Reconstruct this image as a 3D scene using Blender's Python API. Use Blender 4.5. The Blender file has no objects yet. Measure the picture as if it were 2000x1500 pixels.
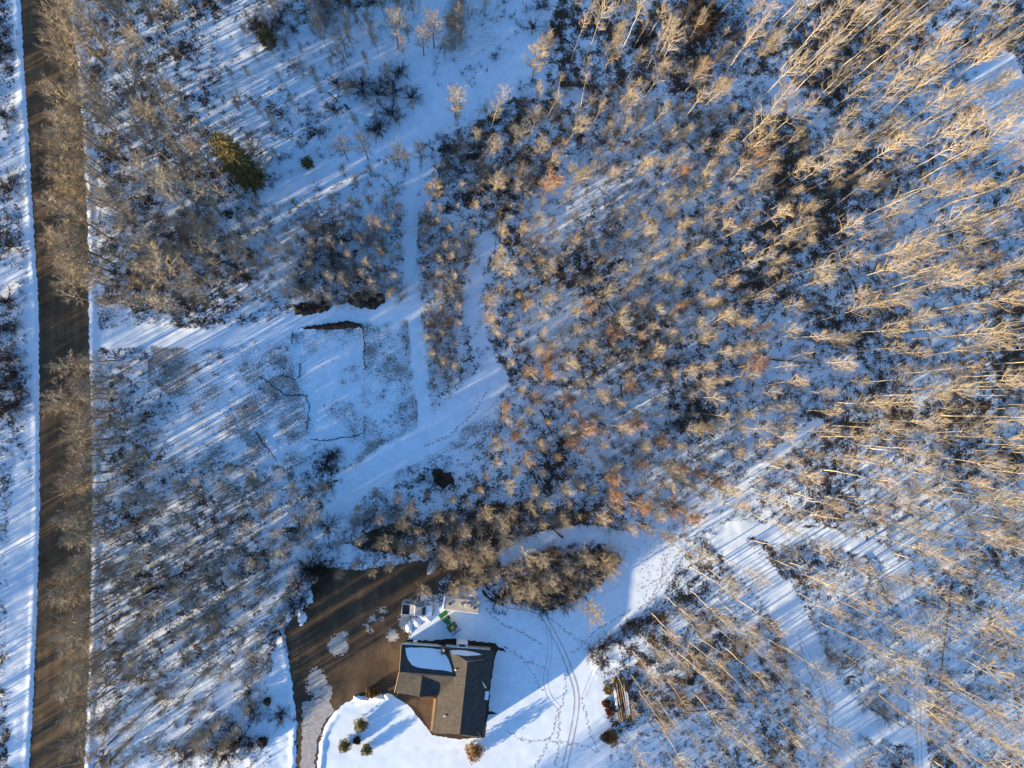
import bpy, bmesh, math, random
import numpy as np
from mathutils import Vector, Matrix

random.seed(7)
RNG = np.random.default_rng(7)
R = math.radians
sc = bpy.context.scene
COL = sc.collection

# ------------------------------------------------------------------ camera, sky, sun, exposure
CAM_H = 120.0
FPX = 1333.3
NX, NY = 885.0, 800.0                       # where the plumb line meets the photo
up = Vector((1000 - NX, NY - 750, FPX)).normalized()
xw = (Vector((1, 0, 0)) - up * up.x).normalized()
yw = up.cross(xw)
M = Matrix((xw, yw, up))                    # camera vector -> world vector
cam_d = bpy.data.cameras.new("camera")
cam = bpy.data.objects.new("camera", cam_d)
COL.objects.link(cam)
cam_d.sensor_width = 36.0
cam_d.lens = 36.0 * FPX / 2000.0
cam_d.clip_start = 1.0
cam_d.clip_end = 3000.0
cam.matrix_world = Matrix.Translation((0, 0, CAM_H)) @ M.to_4x4()
sc.camera = cam

SUN_EL = R(8.8)
SUN_DIR = R(30.3)                           # shadows run this way, counted from +X
world = bpy.data.worlds.new("World")
sc.world = world
world.use_nodes = True
wn = world.node_tree
wn.nodes.clear()
wo = wn.nodes.new("ShaderNodeOutputWorld")
bg = wn.nodes.new("ShaderNodeBackground")
sky = wn.nodes.new("ShaderNodeTexSky")
sky.sky_type = 'NISHITA'
sky.sun_disc = False
sky.sun_elevation = SUN_EL
sx, sy = -math.cos(SUN_DIR), -math.sin(SUN_DIR)      # towards the sun
sky.sun_rotation = math.atan2(sx, sy)
sky.air_density = 1.0
sky.dust_density = 0.3
sky.ozone_density = 3.8
bg.inputs[1].default_value = 0.12
wn.links.new(sky.outputs[0], bg.inputs[0])
wn.links.new(bg.outputs[0], wo.inputs[0])

sun_d = bpy.data.lights.new("sun", 'SUN')
sun_d.energy = 5.0
sun_d.angle = R(0.5)
sun_d.color = (1.0, 0.74, 0.44)
sun = bpy.data.objects.new("sun", sun_d)
COL.objects.link(sun)
d = Vector((math.cos(SUN_DIR) * math.cos(SUN_EL), math.sin(SUN_DIR) * math.cos(SUN_EL), -math.sin(SUN_EL)))
sun.rotation_euler = d.to_track_quat('-Z', 'Y').to_euler()
sun.location = (-100, -60, 60)

sc.view_settings.view_transform = 'Standard'
sc.view_settings.look = 'None'
sc.view_settings.gamma = 1
sc.view_settings.use_curve_mapping = False
sc.view_settings.exposure = 1.90
sc.cycles.max_bounces = 4
sc.cycles.diffuse_bounces = 2
sc.cycles.glossy_bounces = 2
sc.cycles.transparent_max_bounces = 4

# ------------------------------------------------------------------ helpers
def G(px, py, z=0.0):
    """world point at height z seen at photo pixel px, py"""
    v = M @ Vector((px - 1000, 750 - py, -FPX))
    t = (CAM_H - z) / -v.z
    return Vector((v.x * t, v.y * t, z))

MI = M.inverted()
def to_px(p):
    v = MI @ (Vector(p) - Vector((0, 0, CAM_H)))
    return 1000 + v.x / -v.z * FPX, 750 - v.y / -v.z * FPX

Mn = np.array([list(r) for r in M])
def to_px_np(x, y, z=0.0):
    P = np.stack([x, y, np.full_like(x, z - CAM_H)], -1) @ Mn     # M^T applied
    return 1000 + P[..., 0] / -P[..., 2] * FPX, 750 - P[..., 1] / -P[..., 2] * FPX

def mesh_np(name, verts, faces, mats, midx=None, smooth=False):
    me = bpy.data.meshes.new(name)
    verts = np.asarray(verts, dtype=np.float32)
    if isinstance(faces, np.ndarray):
        n, k = faces.shape
        me.vertices.add(len(verts)); me.vertices.foreach_set("co", verts.ravel())
        me.loops.add(n * k); me.loops.foreach_set("vertex_index", faces.astype(np.int32).ravel())
        me.polygons.add(n)
        me.polygons.foreach_set("loop_start", np.arange(0, n * k, k, dtype=np.int32))
        me.polygons.foreach_set("loop_total", np.full(n, k, dtype=np.int32))
        me.update(calc_edges=True)
    else:
        me.from_pydata([tuple(v) for v in verts], [], faces)
    for m in mats: me.materials.append(m)
    if midx is not None:
        me.polygons.foreach_set("material_index", np.asarray(midx, dtype=np.int32))
    if smooth:
        me.polygons.foreach_set("use_smooth", np.ones(len(me.polygons), dtype=bool))
    me.update()
    return me

def obj(name, data, parent=None, loc=None, rot=None):
    o = bpy.data.objects.new(name, data)
    COL.objects.link(o)
    if parent is not None: o.parent = parent
    if loc is not None: o.location = loc
    if rot is not None: o.rotation_euler = rot
    return o

def tag(o, label, cat, group=None, kind=None):
    o['label'] = label
    o['category'] = cat
    if group: o['group'] = group
    if kind: o['kind'] = kind
    return o

def empty(name, loc, rz=0.0):
    o = obj(name, None, None, loc, (0, 0, rz))
    o.empty_display_size = 0.2
    return o

class MB:
    """collects solids into one mesh"""
    def __init__(s): s.bm = bmesh.new()
    def box(s, c, sz, rot=None, bev=0.0, taper=None):
        r = bmesh.ops.create_cube(s.bm, size=1.0)
        vs = r['verts']
        for v in vs:
            v.co = Vector((v.co.x * sz[0], v.co.y * sz[1], v.co.z * sz[2]))
            if taper and v.co.z > 0: v.co.x *= taper[0]; v.co.y *= taper[1]
        if bev:
            es = list({e for v in vs for e in v.link_edges})
            b = bmesh.ops.bevel(s.bm, geom=es, offset=bev, segments=2, affect='EDGES', profile=0.5)
            vs = list({v for f in b['faces'] for v in f.verts} | {v for v in vs if v.is_valid})
        m = Matrix.Translation(c)
        if rot is not None: m = m @ rot.to_4x4()
        for v in vs: v.co = m @ v.co
        return s
    def cyl(s, p0, p1, r0, r1=None, n=10, caps=True):
        r1 = r0 if r1 is None else r1
        p0, p1 = Vector(p0), Vector(p1)
        dd = p1 - p0
        L = dd.length
        r = bmesh.ops.create_cone(s.bm, cap_ends=caps, segments=n, radius1=r0, radius2=max(r1, 1e-4), depth=L)
        m = Matrix.Translation((p0 + p1) / 2) @ dd.to_track_quat('Z', 'Y').to_matrix().to_4x4()
        for v in r['verts']: v.co = m @ v.co
        return s
    def prism(s, pts, off):
        """extrude a polygon of 3-D points by the vector off"""
        a = [s.bm.verts.new(p) for p in pts]
        b = [s.bm.verts.new(Vector(p) + Vector(off)) for p in pts]
        n = len(pts)
        s.bm.faces.new(a[::-1]); s.bm.faces.new(b)
        for i in range(n): s.bm.faces.new((a[i], a[(i + 1) % n], b[(i + 1) % n], b[i]))
        return s
    def face(s, pts):
        s.bm.faces.new([s.bm.verts.new(p) for p in pts]); return s
    def build(s, name, mat, parent=None, smooth=False):
        bmesh.ops.recalc_face_normals(s.bm, faces=s.bm.faces)
        me = bpy.data.meshes.new(name)
        s.bm.to_mesh(me); s.bm.free()
        me.materials.append(mat)
        if smooth:
            for p in me.polygons: p.use_smooth = True
        return obj(name, me, parent)

# ------------------------------------------------------------------ materials
def new_mat(name):
    m = bpy.data.materials.new(name); m.use_nodes = True
    nt = m.node_tree
    return m, nt, nt.nodes["Principled BSDF"]

def N(nt, typ, **kw):
    n = nt.nodes.new(typ)
    for k, v in kw.items():
        if k.startswith("i_"):
            key = k[2:]
            key = int(key) if key.isdigit() else key.replace("_", " ")
            n.inputs[key].default_value = v
        else: setattr(n, k, v)
    return n

def noise(nt, scale, detail=4, rough=0.6, coord=None):
    n = N(nt, "ShaderNodeTexNoise")
    n.inputs["Scale"].default_value = scale
    n.inputs["Detail"].default_value = detail
    n.inputs["Roughness"].default_value = rough
    if coord is not None: nt.links.new(coord, n.inputs["Vector"])
    return n

def ramp(nt, fac, stops):
    r = N(nt, "ShaderNodeValToRGB")
    e = r.color_ramp.elements
    while len(e) < len(stops): e.new(0.5)
    for i, (p, c) in enumerate(stops):
        e[i].position = p
        e[i].color = (*c, 1) if len(c) == 3 else c
    nt.links.new(fac, r.inputs[0])
    return r

def simple(name, c1, c2=None, scale=3.0, rough=0.7, metal=0.0, bump=0.0, bscale=None, detail=5, per_object=0.0):
    m, nt, b = new_mat(name)
    k_ = 1.0 if any(w in name for w in ("snow", "white", "glass", "paint", "rubber", "plastic", "steel")) else (0.8 if any(w in name for w in ("trailer", "siding", "rim", "boat")) else 0.56)
    c1 = tuple(x * k_ for x in c1)
    if c2 is not None: c2 = tuple(x * k_ for x in c2)
    b.inputs["Roughness"].default_value = rough
    b.inputs["Metallic"].default_value = metal
    tc = N(nt, "ShaderNodeTexCoord")
    if c2 is None: c2 = tuple(min(1, x * 0.75) for x in c1)
    n = noise(nt, scale, detail, 0.65, tc.outputs["Object"])
    r = ramp(nt, n.outputs[0], [(0.3, c1), (0.7, c2)])
    col = r.outputs[0]
    if per_object:
        oi = N(nt, "ShaderNodeObjectInfo")
        mr = N(nt, "ShaderNodeMapRange")
        mr.inputs[3].default_value = 1 - per_object; mr.inputs[4].default_value = 1 + per_object
        nt.links.new(oi.outputs["Random"], mr.inputs[0])
        hs = N(nt, "ShaderNodeHueSaturation")
        nt.links.new(mr.outputs[0], hs.inputs["Value"])
        nt.links.new(col, hs.inputs["Color"])
        col = hs.outputs[0]
    nt.links.new(col, b.inputs["Base Color"])
    if bump:
        n2 = noise(nt, bscale or scale * 4, 4, 0.7, tc.outputs["Object"])
        bp = N(nt, "ShaderNodeBump"); bp.inputs["Strength"].default_value = bump; bp.inputs["Distance"].default_value = 0.05
        nt.links.new(n2.outputs[0], bp.inputs["Height"]); nt.links.new(bp.outputs[0], b.inputs["Normal"])
    return m

SNOW = (0.70, 0.80, 0.88)
MAT = {}
MAT['snow'] = simple("snow", SNOW, (0.72, 0.75, 0.80), 1.5, 0.6, bump=0.4, bscale=6)
MAT['bark_pale'] = simple("aspen_bark", (0.70, 0.63, 0.50), (0.42, 0.37, 0.29), 5, 0.8, per_object=0.25)
MAT['bark_tan'] = simple("poplar_bark", (0.50, 0.43, 0.31), (0.28, 0.24, 0.17), 4, 0.85, per_object=0.25)
MAT['bark_dark'] = simple("dark_bark", (0.10, 0.075, 0.055), (0.05, 0.04, 0.032), 4, 0.9, per_object=0.3)
MAT['twig_straw'] = simple("straw_twigs", (0.56, 0.47, 0.33), (0.39, 0.33, 0.24), 1.2, 0.8, per_object=0.22)
MAT['twig_grey'] = simple("grey_tan_twigs", (0.52, 0.47, 0.38), (0.36, 0.33, 0.27), 1.2, 0.8, per_object=0.22)
MAT['twig_rose'] = simple("rosy_tan_twigs", (0.54, 0.42, 0.31), (0.38, 0.30, 0.23), 1.2, 0.8, per_object=0.2)
MAT['twig_orange'] = simple("orange_birch_twigs", (0.60, 0.36, 0.20), (0.44, 0.27, 0.15), 1.2, 0.8, per_object=0.15)
MAT['twig_dark'] = simple("dark_brown_twigs", (0.085, 0.055, 0.04), (0.04, 0.028, 0.024), 1.5, 0.9, per_object=0.3)
MAT['brush'] = simple("forest_brush", (0.19, 0.135, 0.09), (0.06, 0.045, 0.035), 0.35, 0.9)
MAT['dry_grass'] = simple("dry_stems", (0.46, 0.36, 0.23), (0.24, 0.18, 0.12), 0.3, 0.9)
MAT['needle'] = simple("spruce_needles", (0.30, 0.21, 0.04), (0.09, 0.085, 0.025), 1.5, 0.8)
MAT['hedge'] = simple("olive_evergreen_foliage", (0.17, 0.15, 0.03), (0.08, 0.08, 0.022), 5, 0.8)
MAT['gold'] = simple("golden_dry_foliage", (0.50, 0.27, 0.06), (0.14, 0.07, 0.03), 3, 0.8)
MAT['soil'] = simple("dark_soil", (0.115, 0.066, 0.042), (0.030, 0.019, 0.014), 2.2, 0.95, bump=1.0, bscale=5)
MAT['siding'] = simple("cream_siding", (0.55, 0.50, 0.40), (0.48, 0.43, 0.34), 3, 0.7)
MAT['white'] = simple("white_trim", (0.78, 0.77, 0.74), (0.70, 0.69, 0.66), 3, 0.5)
MAT['glass'] = simple("window_glass", (0.02, 0.03, 0.04), (0.03, 0.04, 0.05), 1, 0.08)
MAT['tyre'] = simple("black_rubber", (0.02, 0.02, 0.02), (0.035, 0.033, 0.03), 6, 0.85)
MAT['rim'] = simple("wheel_rim", (0.5, 0.5, 0.5), (0.35, 0.35, 0.35), 4, 0.35, 0.8)
MAT['deck'] = simple("brown_deck_boards", (0.24, 0.14, 0.065), (0.13, 0.075, 0.04), 3, 0.8, per_object=0.2)
MAT['timber'] = simple("pale_timber", (0.62, 0.45, 0.24), (0.50, 0.35, 0.19), 2, 0.75)
MAT['truck'] = simple("white_truck_paint", (0.60, 0.60, 0.60), (0.50, 0.49, 0.47), 1.5, 0.35)
MAT['dark'] = simple("dark_plastic", (0.02, 0.02, 0.022), (0.035, 0.033, 0.03), 4, 0.7)
MAT['trailer'] = simple("cream_trailer_roof", (0.56, 0.51, 0.42), (0.42, 0.38, 0.31), 1.2, 0.6)
MAT['green'] = simple("green_tractor_paint", (0.02, 0.16, 0.035), (0.012, 0.09, 0.022), 3, 0.4)
MAT['yellow'] = simple("yellow_paint", (0.65, 0.42, 0.02), (0.5, 0.3, 0.02), 3, 0.5)
MAT['steel'] = simple("grey_steel", (0.20, 0.20, 0.20), (0.12, 0.12, 0.12), 3, 0.5, 0.5)
MAT['boat'] = simple("grey_boat_cover", (0.36, 0.36, 0.35), (0.22, 0.22, 0.22), 1.5, 0.6)
MAT['log'] = simple("stacked_log_bark", (0.48, 0.35, 0.19), (0.17, 0.11, 0.06), 1.6, 0.85, per_object=0.3)
MAT['log_end'] = simple("sawn_wood", (0.55, 0.38, 0.2), (0.45, 0.3, 0.16), 3, 0.8)
MAT['fallen'] = simple("fallen_log_bark", (0.050, 0.038, 0.032), (0.022, 0.018, 0.018), 1.2, 0.9)
MAT['red'] = simple("red_brown_shrub_twigs", (0.26, 0.08, 0.045), (0.12, 0.045, 0.03), 3, 0.85)
MAT['track'] = simple("packed_snow_groove_shade", (0.50, 0.50, 0.52), (0.30, 0.29, 0.28), 2.5, 0.8)  # darker than the snow around: shade of the wheel grooves painted in
MAT['print'] = simple("trodden_snow_hollow_shade", (0.46, 0.48, 0.50), (0.24, 0.24, 0.24), 2.5, 0.9)  # grey tone paints the shade inside each footprint

# shingles
def shingle_mat():
    m, nt, b = new_mat("grey_shingles")
    tc = N(nt, "ShaderNodeTexCoord")
    mp = N(nt, "ShaderNodeMapping"); mp.inputs["Rotation"].default_value = (0, 0, R(6.2))
    nt.links.new(tc.outputs["Object"], mp.inputs[0])
    br = N(nt, "ShaderNodeTexBrick")
    br.inputs["Scale"].default_value = 1.0
    br.inputs["Brick Width"].default_value = 0.30
    br.inputs["Row Height"].default_value = 0.15
    br.inputs["Mortar Size"].default_value = 0.012
    br.inputs["Color1"].default_value = (0.088, 0.085, 0.080, 1)
    br.inputs["Color2"].default_value = (0.058, 0.056, 0.054, 1)
    br.inputs["Mortar"].default_value = (0.02, 0.02, 0.02, 1)
    nt.links.new(mp.outputs[0], br.inputs["Vector"])
    n = noise(nt, 0.9, 6, 0.7, tc.outputs["Object"])
    mx = N(nt, "ShaderNodeMixRGB", blend_type='MULTIPLY'); mx.inputs[0].default_value = 0.8
    r = ramp(nt, n.outputs[0], [(0.3, (0.75, 0.73, 0.70)), (0.7, (1.2, 1.18, 1.15))])
    nt.links.new(br.outputs[0], mx.inputs[1]); nt.links.new(r.outputs[0], mx.inputs[2])
    nt.links.new(mx.outputs[0], b.inputs["Base Color"])
    b.inputs["Roughness"].default_value = 0.9
    b.inputs["Specular IOR Level"].default_value = 0.1
    bp = N(nt, "ShaderNodeBump"); bp.inputs["Strength"].default_value = 0.4; bp.inputs["Distance"].default_value = 0.02
    nt.links.new(br.outputs[1], bp.inputs["Height"]); bp.invert = True
    nt.links.new(bp.outputs[0], b.inputs["Normal"])
    return m
MAT['shingle'] = shingle_mat()

def ground_mat():
    m, nt, b = new_mat("snowy_ground")
    L = nt.links
    tc = N(nt, "ShaderNodeTexCoord")
    at = N(nt, "ShaderNodeAttribute", attribute_name="zone")
    sp = N(nt, "ShaderNodeSeparateColor"); L.new(at.outputs["Color"], sp.inputs[0])
    lit, smooth_, grass = sp.outputs[0], sp.outputs[1], sp.outputs[2]
    n1 = noise(nt, 0.55, 3, 0.6, tc.outputs["Object"])
    n2 = noise(nt, 2.9, 8, 0.80, tc.outputs["Object"])
    n3 = noise(nt, 5.0, 3, 0.7, tc.outputs["Object"])
    def math_(op, a, bb, clamp=False):
        x = N(nt, "ShaderNodeMath", operation=op); x.use_clamp = clamp
        for i, v in enumerate((a, bb)):
            if isinstance(v, (int, float)): x.inputs[i].default_value = v
            else: L.new(v, x.inputs[i])
        return x.outputs[0]
    # litter where noise < threshold that grows with the zone's litter value
    mixn = math_('ADD', math_('MULTIPLY', n1.outputs[0], 0.42), math_('MULTIPLY', n2.outputs[0], 0.58))
    thr = math_('ADD', math_('MULTIPLY', lit, 0.40), 0.272)
    dd = math_('SUBTRACT', thr, mixn)
    mask = math_('MULTIPLY', math_('ADD', dd, 0.012), 16.0, True)
    litc = ramp(nt, n3.outputs[0], [(0.3, (0.016, 0.013, 0.012)), (0.5, (0.045, 0.033, 0.024)), (0.72, (0.10, 0.074, 0.050))])
    # thin grass stubble poking out of the snow
    n4 = noise(nt, 3.6, 8, 0.8, tc.outputs["Object"])
    gm = math_('MULTIPLY', math_('SUBTRACT', n4.outputs[0], math_('SUBTRACT', 0.76, math_('MULTIPLY', grass, 0.31))), 7.0, True)
    snowc = ramp(nt, n1.outputs[0], [(0.3, (0.70, 0.82, 0.92)), (0.7, (0.60, 0.71, 0.81))])
    mg = N(nt, "ShaderNodeMixRGB"); L.new(math_('MULTIPLY', gm, 0.85), mg.inputs[0]); L.new(snowc.outputs[0], mg.inputs[1])
    mg.inputs[2].default_value = (0.13, 0.10, 0.07, 1)
    ml = N(nt, "ShaderNodeMixRGB"); L.new(mask, ml.inputs[0]); L.new(mg.outputs[0], ml.inputs[1]); L.new(litc.outputs[0], ml.inputs[2])
    L.new(ml.outputs[0], b.inputs["Base Color"])
    b.inputs["Roughness"].default_value = 0.75
    b.inputs["Specular IOR Level"].default_value = 0.2
    # relief: lumpy under the trees, smooth on the yard
    bs = math_('SUBTRACT', 1.0, math_('MULTIPLY', smooth_, 0.8))
    hh = math_('ADD', math_('MULTIPLY', n2.outputs[0], 0.30), math_('MULTIPLY', n3.outputs[0], 0.10))
    bp = N(nt, "ShaderNodeBump"); bp.inputs["Distance"].default_value = 0.35
    L.new(math_('MULTIPLY', bs, 0.55), bp.inputs["Strength"])
    L.new(hh, bp.inputs["Height"]); L.new(bp.outputs[0], b.inputs["Normal"])
    return m
MAT['ground'] = ground_mat()

def road_mat(name, c1, c2, c3, ang):
    m, nt, b = new_mat(name)
    tc = N(nt, "ShaderNodeTexCoord")
    mp = N(nt, "ShaderNodeMapping"); mp.inputs["Scale"].default_value = (1.0, 0.05, 1) if 'gravel' in name else (0.5, 0.16, 1); mp.inputs["Rotation"].default_value = (0, 0, ang)
    nt.links.new(tc.outputs["Object"], mp.inputs[0])
    n1 = noise(nt, 1.0, 4, 0.6, mp.outputs[0])
    n2 = noise(nt, 0.25, 5, 0.65, tc.outputs["Object"])
    n3 = noise(nt, 7.0, 3, 0.7, tc.outputs["Object"])
    mx = N(nt, "ShaderNodeMath", operation='ADD'); nt.links.new(n1.outputs[0], mx.inputs[0]); nt.links.new(n2.outputs[0], mx.inputs[1])
    mx2 = N(nt, "ShaderNodeMath", operation='MULTIPLY_ADD'); nt.links.new(n3.outputs[0], mx2.inputs[0]); mx2.inputs[1].default_value = 0.5; nt.links.new(mx.outputs[0], mx2.inputs[2])
    mx3 = N(nt, "ShaderNodeMath", operation='MULTIPLY'); nt.links.new(mx2.outputs[0], mx3.inputs[0]); mx3.inputs[1].default_value = 0.4
    r = ramp(nt, mx3.outputs[0], [(0.36, c1), (0.5, c2), (0.62, c3)])
    nt.links.new(r.outputs[0], b.inputs["Base Color"])
    b.inputs["Roughness"].default_value = 0.95
    bp = N(nt, "ShaderNodeBump"); bp.inputs["Strength"].default_value = 0.5; bp.inputs["Distance"].default_value = 0.05
    nt.links.new(n3.outputs[0], bp.inputs["Height"]); nt.links.new(bp.outputs[0], b.inputs["Normal"])
    return m
MAT['road'] = road_mat("brown_gravel_road", (0.032, 0.023, 0.014), (0.075, 0.050, 0.026), (0.14, 0.095, 0.050), R(1.0))
MAT['drive'] = road_mat("brown_driveway_earth", (0.028, 0.019, 0.012), (0.062, 0.041, 0.023), (0.12, 0.080, 0.044), R(-61))

# ------------------------------------------------------------------ layout in photo pixels
road_L = [(40, -140), (40, 0), (47, 130), (58, 300), (68, 480), (76, 600), (77, 800), (78, 1000), (72, 1200), (66, 1350), (57, 1500), (46, 1660)]
road_R = [(125, -140), (132, 0), (152, 130), (160, 240), (166, 350), (172, 480), (173, 650), (177, 800), (180, 1000), (176, 1200), (171, 1350), (164, 1500), (150, 1660)]
road_poly = road_L + road_R[::-1]
drive_poly = [(557, 1232), (571, 1209), (595, 1184), (607, 1149), (612, 1098), (640, 1108), (700, 1112), (760, 1106), (820, 1095), (852, 1100), (862, 1130), (850, 1160),
              (800, 1166), (785, 1180), (796, 1215), (800, 1240), (786, 1252), (778, 1330), (770, 1345), (815, 1364), (823, 1390), (800, 1376), (769, 1358), (730, 1356), (688, 1365),
              (655, 1389), (636, 1415), (625, 1440), (619, 1500), (612, 1640), (570, 1640), (578, 1500), (580, 1404), (570, 1340), (563, 1290)]
trails = [  # (polyline, half width in px, strength)
    ([(190, 662), (300, 655), (410, 664), (500, 650), (600, 626), (700, 609), (806, 602)], 17, 1.0),
    ([(802, 250), (805, 300), (803, 400), (800, 500), (808, 600), (818, 700), (828, 790), (832, 850)], 12, 1.0),
    ([(530, 385), (600, 345), (700, 312), (760, 280), (860, 222), (940, 195), (1010, 140), (1050, 60), (1065, 0)], 20, 0.9),
    ([(640, 1030), (700, 945), (760, 895), (832, 860), (900, 800), (965, 740)], 26, 1.0),
    ([(950, 470), (925, 540), (922, 600), (935, 660), (960, 720)], 15, 0.62),
    ([(1240, 1058), (1300, 1040), (1360, 1030), (1420, 1005), (1450, 950), (1490, 905), (1550, 860), (1600, 825)], 9, 0.6),
    ([(990, 1085), (1060, 1055), (1130, 1042), (1200, 1048), (1245, 1060)], 15, 1.0),
    ([(1430, 1030), (1520, 1045), (1620, 1048), (1720, 1080), (1760, 1120)], 13, 0.8),
    ([(1420, 1050), (1470, 1110), (1520, 1160), (1560, 1240), (1600, 1320), (1650, 1400), (1650, 1480), (1640, 1540)], 27, 0.9),
    ([(1752, 1120), (1775, 1200), (1785, 1300), (1795, 1400), (1800, 1520)], 13, 0.9),
    ([(860, 0), (830, 80), (815, 150), (850, 215)], 26, 0.8),
    ([(1650, 1400), (1720, 1425), (1795, 1440)], 18, 0.8),
]
open_polys = [  # open snow, (polygon, litter, grass)
    ([(300, 660), (560, 640), (700, 612), (806, 604), (815, 700), (826, 800), (760, 890), (700, 940), (640, 900), (560, 910), (420, 900), (330, 910), (350, 800), (290, 740)], 0.25, 1.12),
    ([(575, 648), (708, 640), (708, 850), (605, 855), (600, 770), (575, 740)], 0.17, 0.85),
    ([(835, 790), (905, 760), (955, 690), (985, 720), (960, 830), (900, 870), (840, 900), (760, 950), (690, 965), (720, 930)], 0.22, 1.0),
    ([(500, 60), (700, 20), (1060, -50), (1085, 90), (1010, 190), (900, 250), (800, 270), (560, 380), (520, 330), (650, 250), (560, 160), (440, 200), (430, 120)], 0.27, 0.70),
    ([(800, 1250), (812, 1215), (845, 1195), (940, 1150), (1000, 1182), (1080, 1195), (1140, 1165), (1215, 1100), (1235, 1050), (1340, 1060), (1300, 1150), (1245, 1200),
      (1195, 1235), (1150, 1275), (1160, 1310), (1185, 1335), (1190, 1430), (1190, 1700), (560, 1700), (615, 1500), (640, 1400), (700, 1350), (770, 1350), (860, 1440), (940, 1440), (965, 1260)], 0.0, 0.0),
    ([(545, 1240), (575, 1330), (585, 1700), (430, 1700), (500, 1400)], 0.03, 0.1),
    ([(34, 900), (60, 880), (55, 1500), (20, 1500), (10, 1100)], 0.1, 0.3),
    ([(1880, 130), (1960, 100), (2060, 200), (2060, 330), (1960, 320)], 0.18, 0.6),
    ([(175, 1340), (330, 1330), (520, 1300), (545, 1700), (160, 1700)], 0.36, 0.8),
]
heavy_polys = [  # thick brush on the floor
    ([(195, -50), (460, -50), (400, 90), (330, 160), (400, 240), (470, 370), (500, 560), (400, 600), (195, 590)], 0.60),
    ([(205, 930), (330, 900), (600, 915), (640, 1000), (600, 1100), (540, 1250), (205, 1330)], 0.55),
    ([(640, 1060), (860, 1000), (1000, 980), (1180, 1000), (1210, 1040), (1000, 1070), (960, 1130), (860, 1170), (830, 1090)], 0.74),
    ([(985, 1092), (1060, 1072), (1200, 1070), (1215, 1100), (1130, 1168), (1060, 1188), (975, 1172)], 0.74),
    ([(1155, 1280), (1240, 1205), (1330, 1190), (1480, 1210), (1560, 1330), (1400, 1420), (1240, 1400), (1190, 1320)], 0.60),
    ([(870, 250), (1040, 190), (1100, 200), (1090, 330), (960, 430), (850, 380)], 0.68),
    ([(1050, 0), (1400, 0), (1380, 180), (1100, 170)], 0.68),
    ([(230, 480), (420, 430), (480, 560), (380, 620), (230, 600)], 0.66),
]

def inside(px, py, poly):
    c = np.zeros(px.shape, bool)
    n = len(poly); j = n - 1
    for i in range(n):
        xi, yi = poly[i]; xj, yj = poly[j]
        if yi != yj:
            c ^= ((yi > py) != (yj > py)) & (px < (xj - xi) * (py - yi) / (yj - yi) + xi)
        j = i
    return c

def dist_line(px, py, pl):
    best = np.full(np.shape(px), 1e9)
    for (x0, y0), (x1, y1) in zip(pl[:-1], pl[1:]):
        dx, dy = x1 - x0, y1 - y0
        t = np.clip(((px - x0) * dx + (py - y0) * dy) / (dx * dx + dy * dy), 0, 1)
        best = np.minimum(best, np.hypot(px - x0 - t * dx, py - y0 - t * dy))
    return best

_tab = RNG.random((256, 256))
def vnoise(x, y):
    xi = np.floor(x).astype(int); yi = np.floor(y).astype(int)
    fx = x - xi; fy = y - yi
    fx = fx * fx * (3 - 2 * fx); fy = fy * fy * (3 - 2 * fy)
    a = _tab[xi & 255, yi & 255]; b = _tab[(xi + 1) & 255, yi & 255]
    c = _tab[xi & 255, (yi + 1) & 255]; d_ = _tab[(xi + 1) & 255, (yi + 1) & 255]
    return (a * (1 - fx) + b * fx) * (1 - fy) + (c * (1 - fx) + d_ * fx) * fy
def fbm(x, y, o=4):
    s = 0; a = 0.5
    for k in range(o):
        s = s + a * vnoise(x * 2 ** k + 17 * k, y * 2 ** k + 31 * k); a *= 0.5
    return s

def zones(px, py):
    """litter, smooth, grass for photo positions"""
    wob = (fbm(px / 22, py / 22, 3) - 0.45) * 26
    wob2 = (fbm(px / 22 + 50, py / 22 + 90, 3) - 0.45) * 26
    qx, qy = px + wob, py + wob2
    lit = np.full(px.shape, 0.55) + (fbm(px / 90, py / 90, 3) - 0.45) * 0.55
    lit = lit + 0.09 * np.clip((px - 1250) / 250, 0, 1) * (py < 1020)
    grs = np.full(px.shape, 0.65)
    sm = np.zeros(px.shape)
    for poly, v in heavy_polys:
        lit = np.where(inside(qx, qy, poly), v + (fbm(px / 30, py / 30 + 7, 3) - 0.45) * 0.5, lit)
    for poly, l, g in open_polys:
        w = inside(qx, qy, poly)
        lit = np.where(w, l, lit); grs = np.where(w, g, grs)
        if l < 0.01: sm = np.where(w, 1.0, sm)
    for pl, hw, s in trails:
        dd_ = dist_line(px + wob * 0.35, py + wob2 * 0.35, pl)
        w = np.clip((hw * 1.25 - dd_) / (hw * 0.5), 0, 1) * s
        lit = lit * (1 - w); grs = grs * (1 - w) + 0.10 * w; sm = np.maximum(sm, w * 0.8)
    grs = grs * np.clip(0.55 + 1.6 * (fbm(px / 38 + 5, py / 38, 3) - 0.22), 0.5, 1.25)
    dr = np.minimum(dist_line(px, py, road_L), dist_line(px, py, road_R))
    w = np.clip((22 - dr) / 12, 0, 1)
    lit = lit * (1 - 0.75 * w); grs = grs * (1 - 0.3 * w)
    return lit, sm, grs

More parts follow.
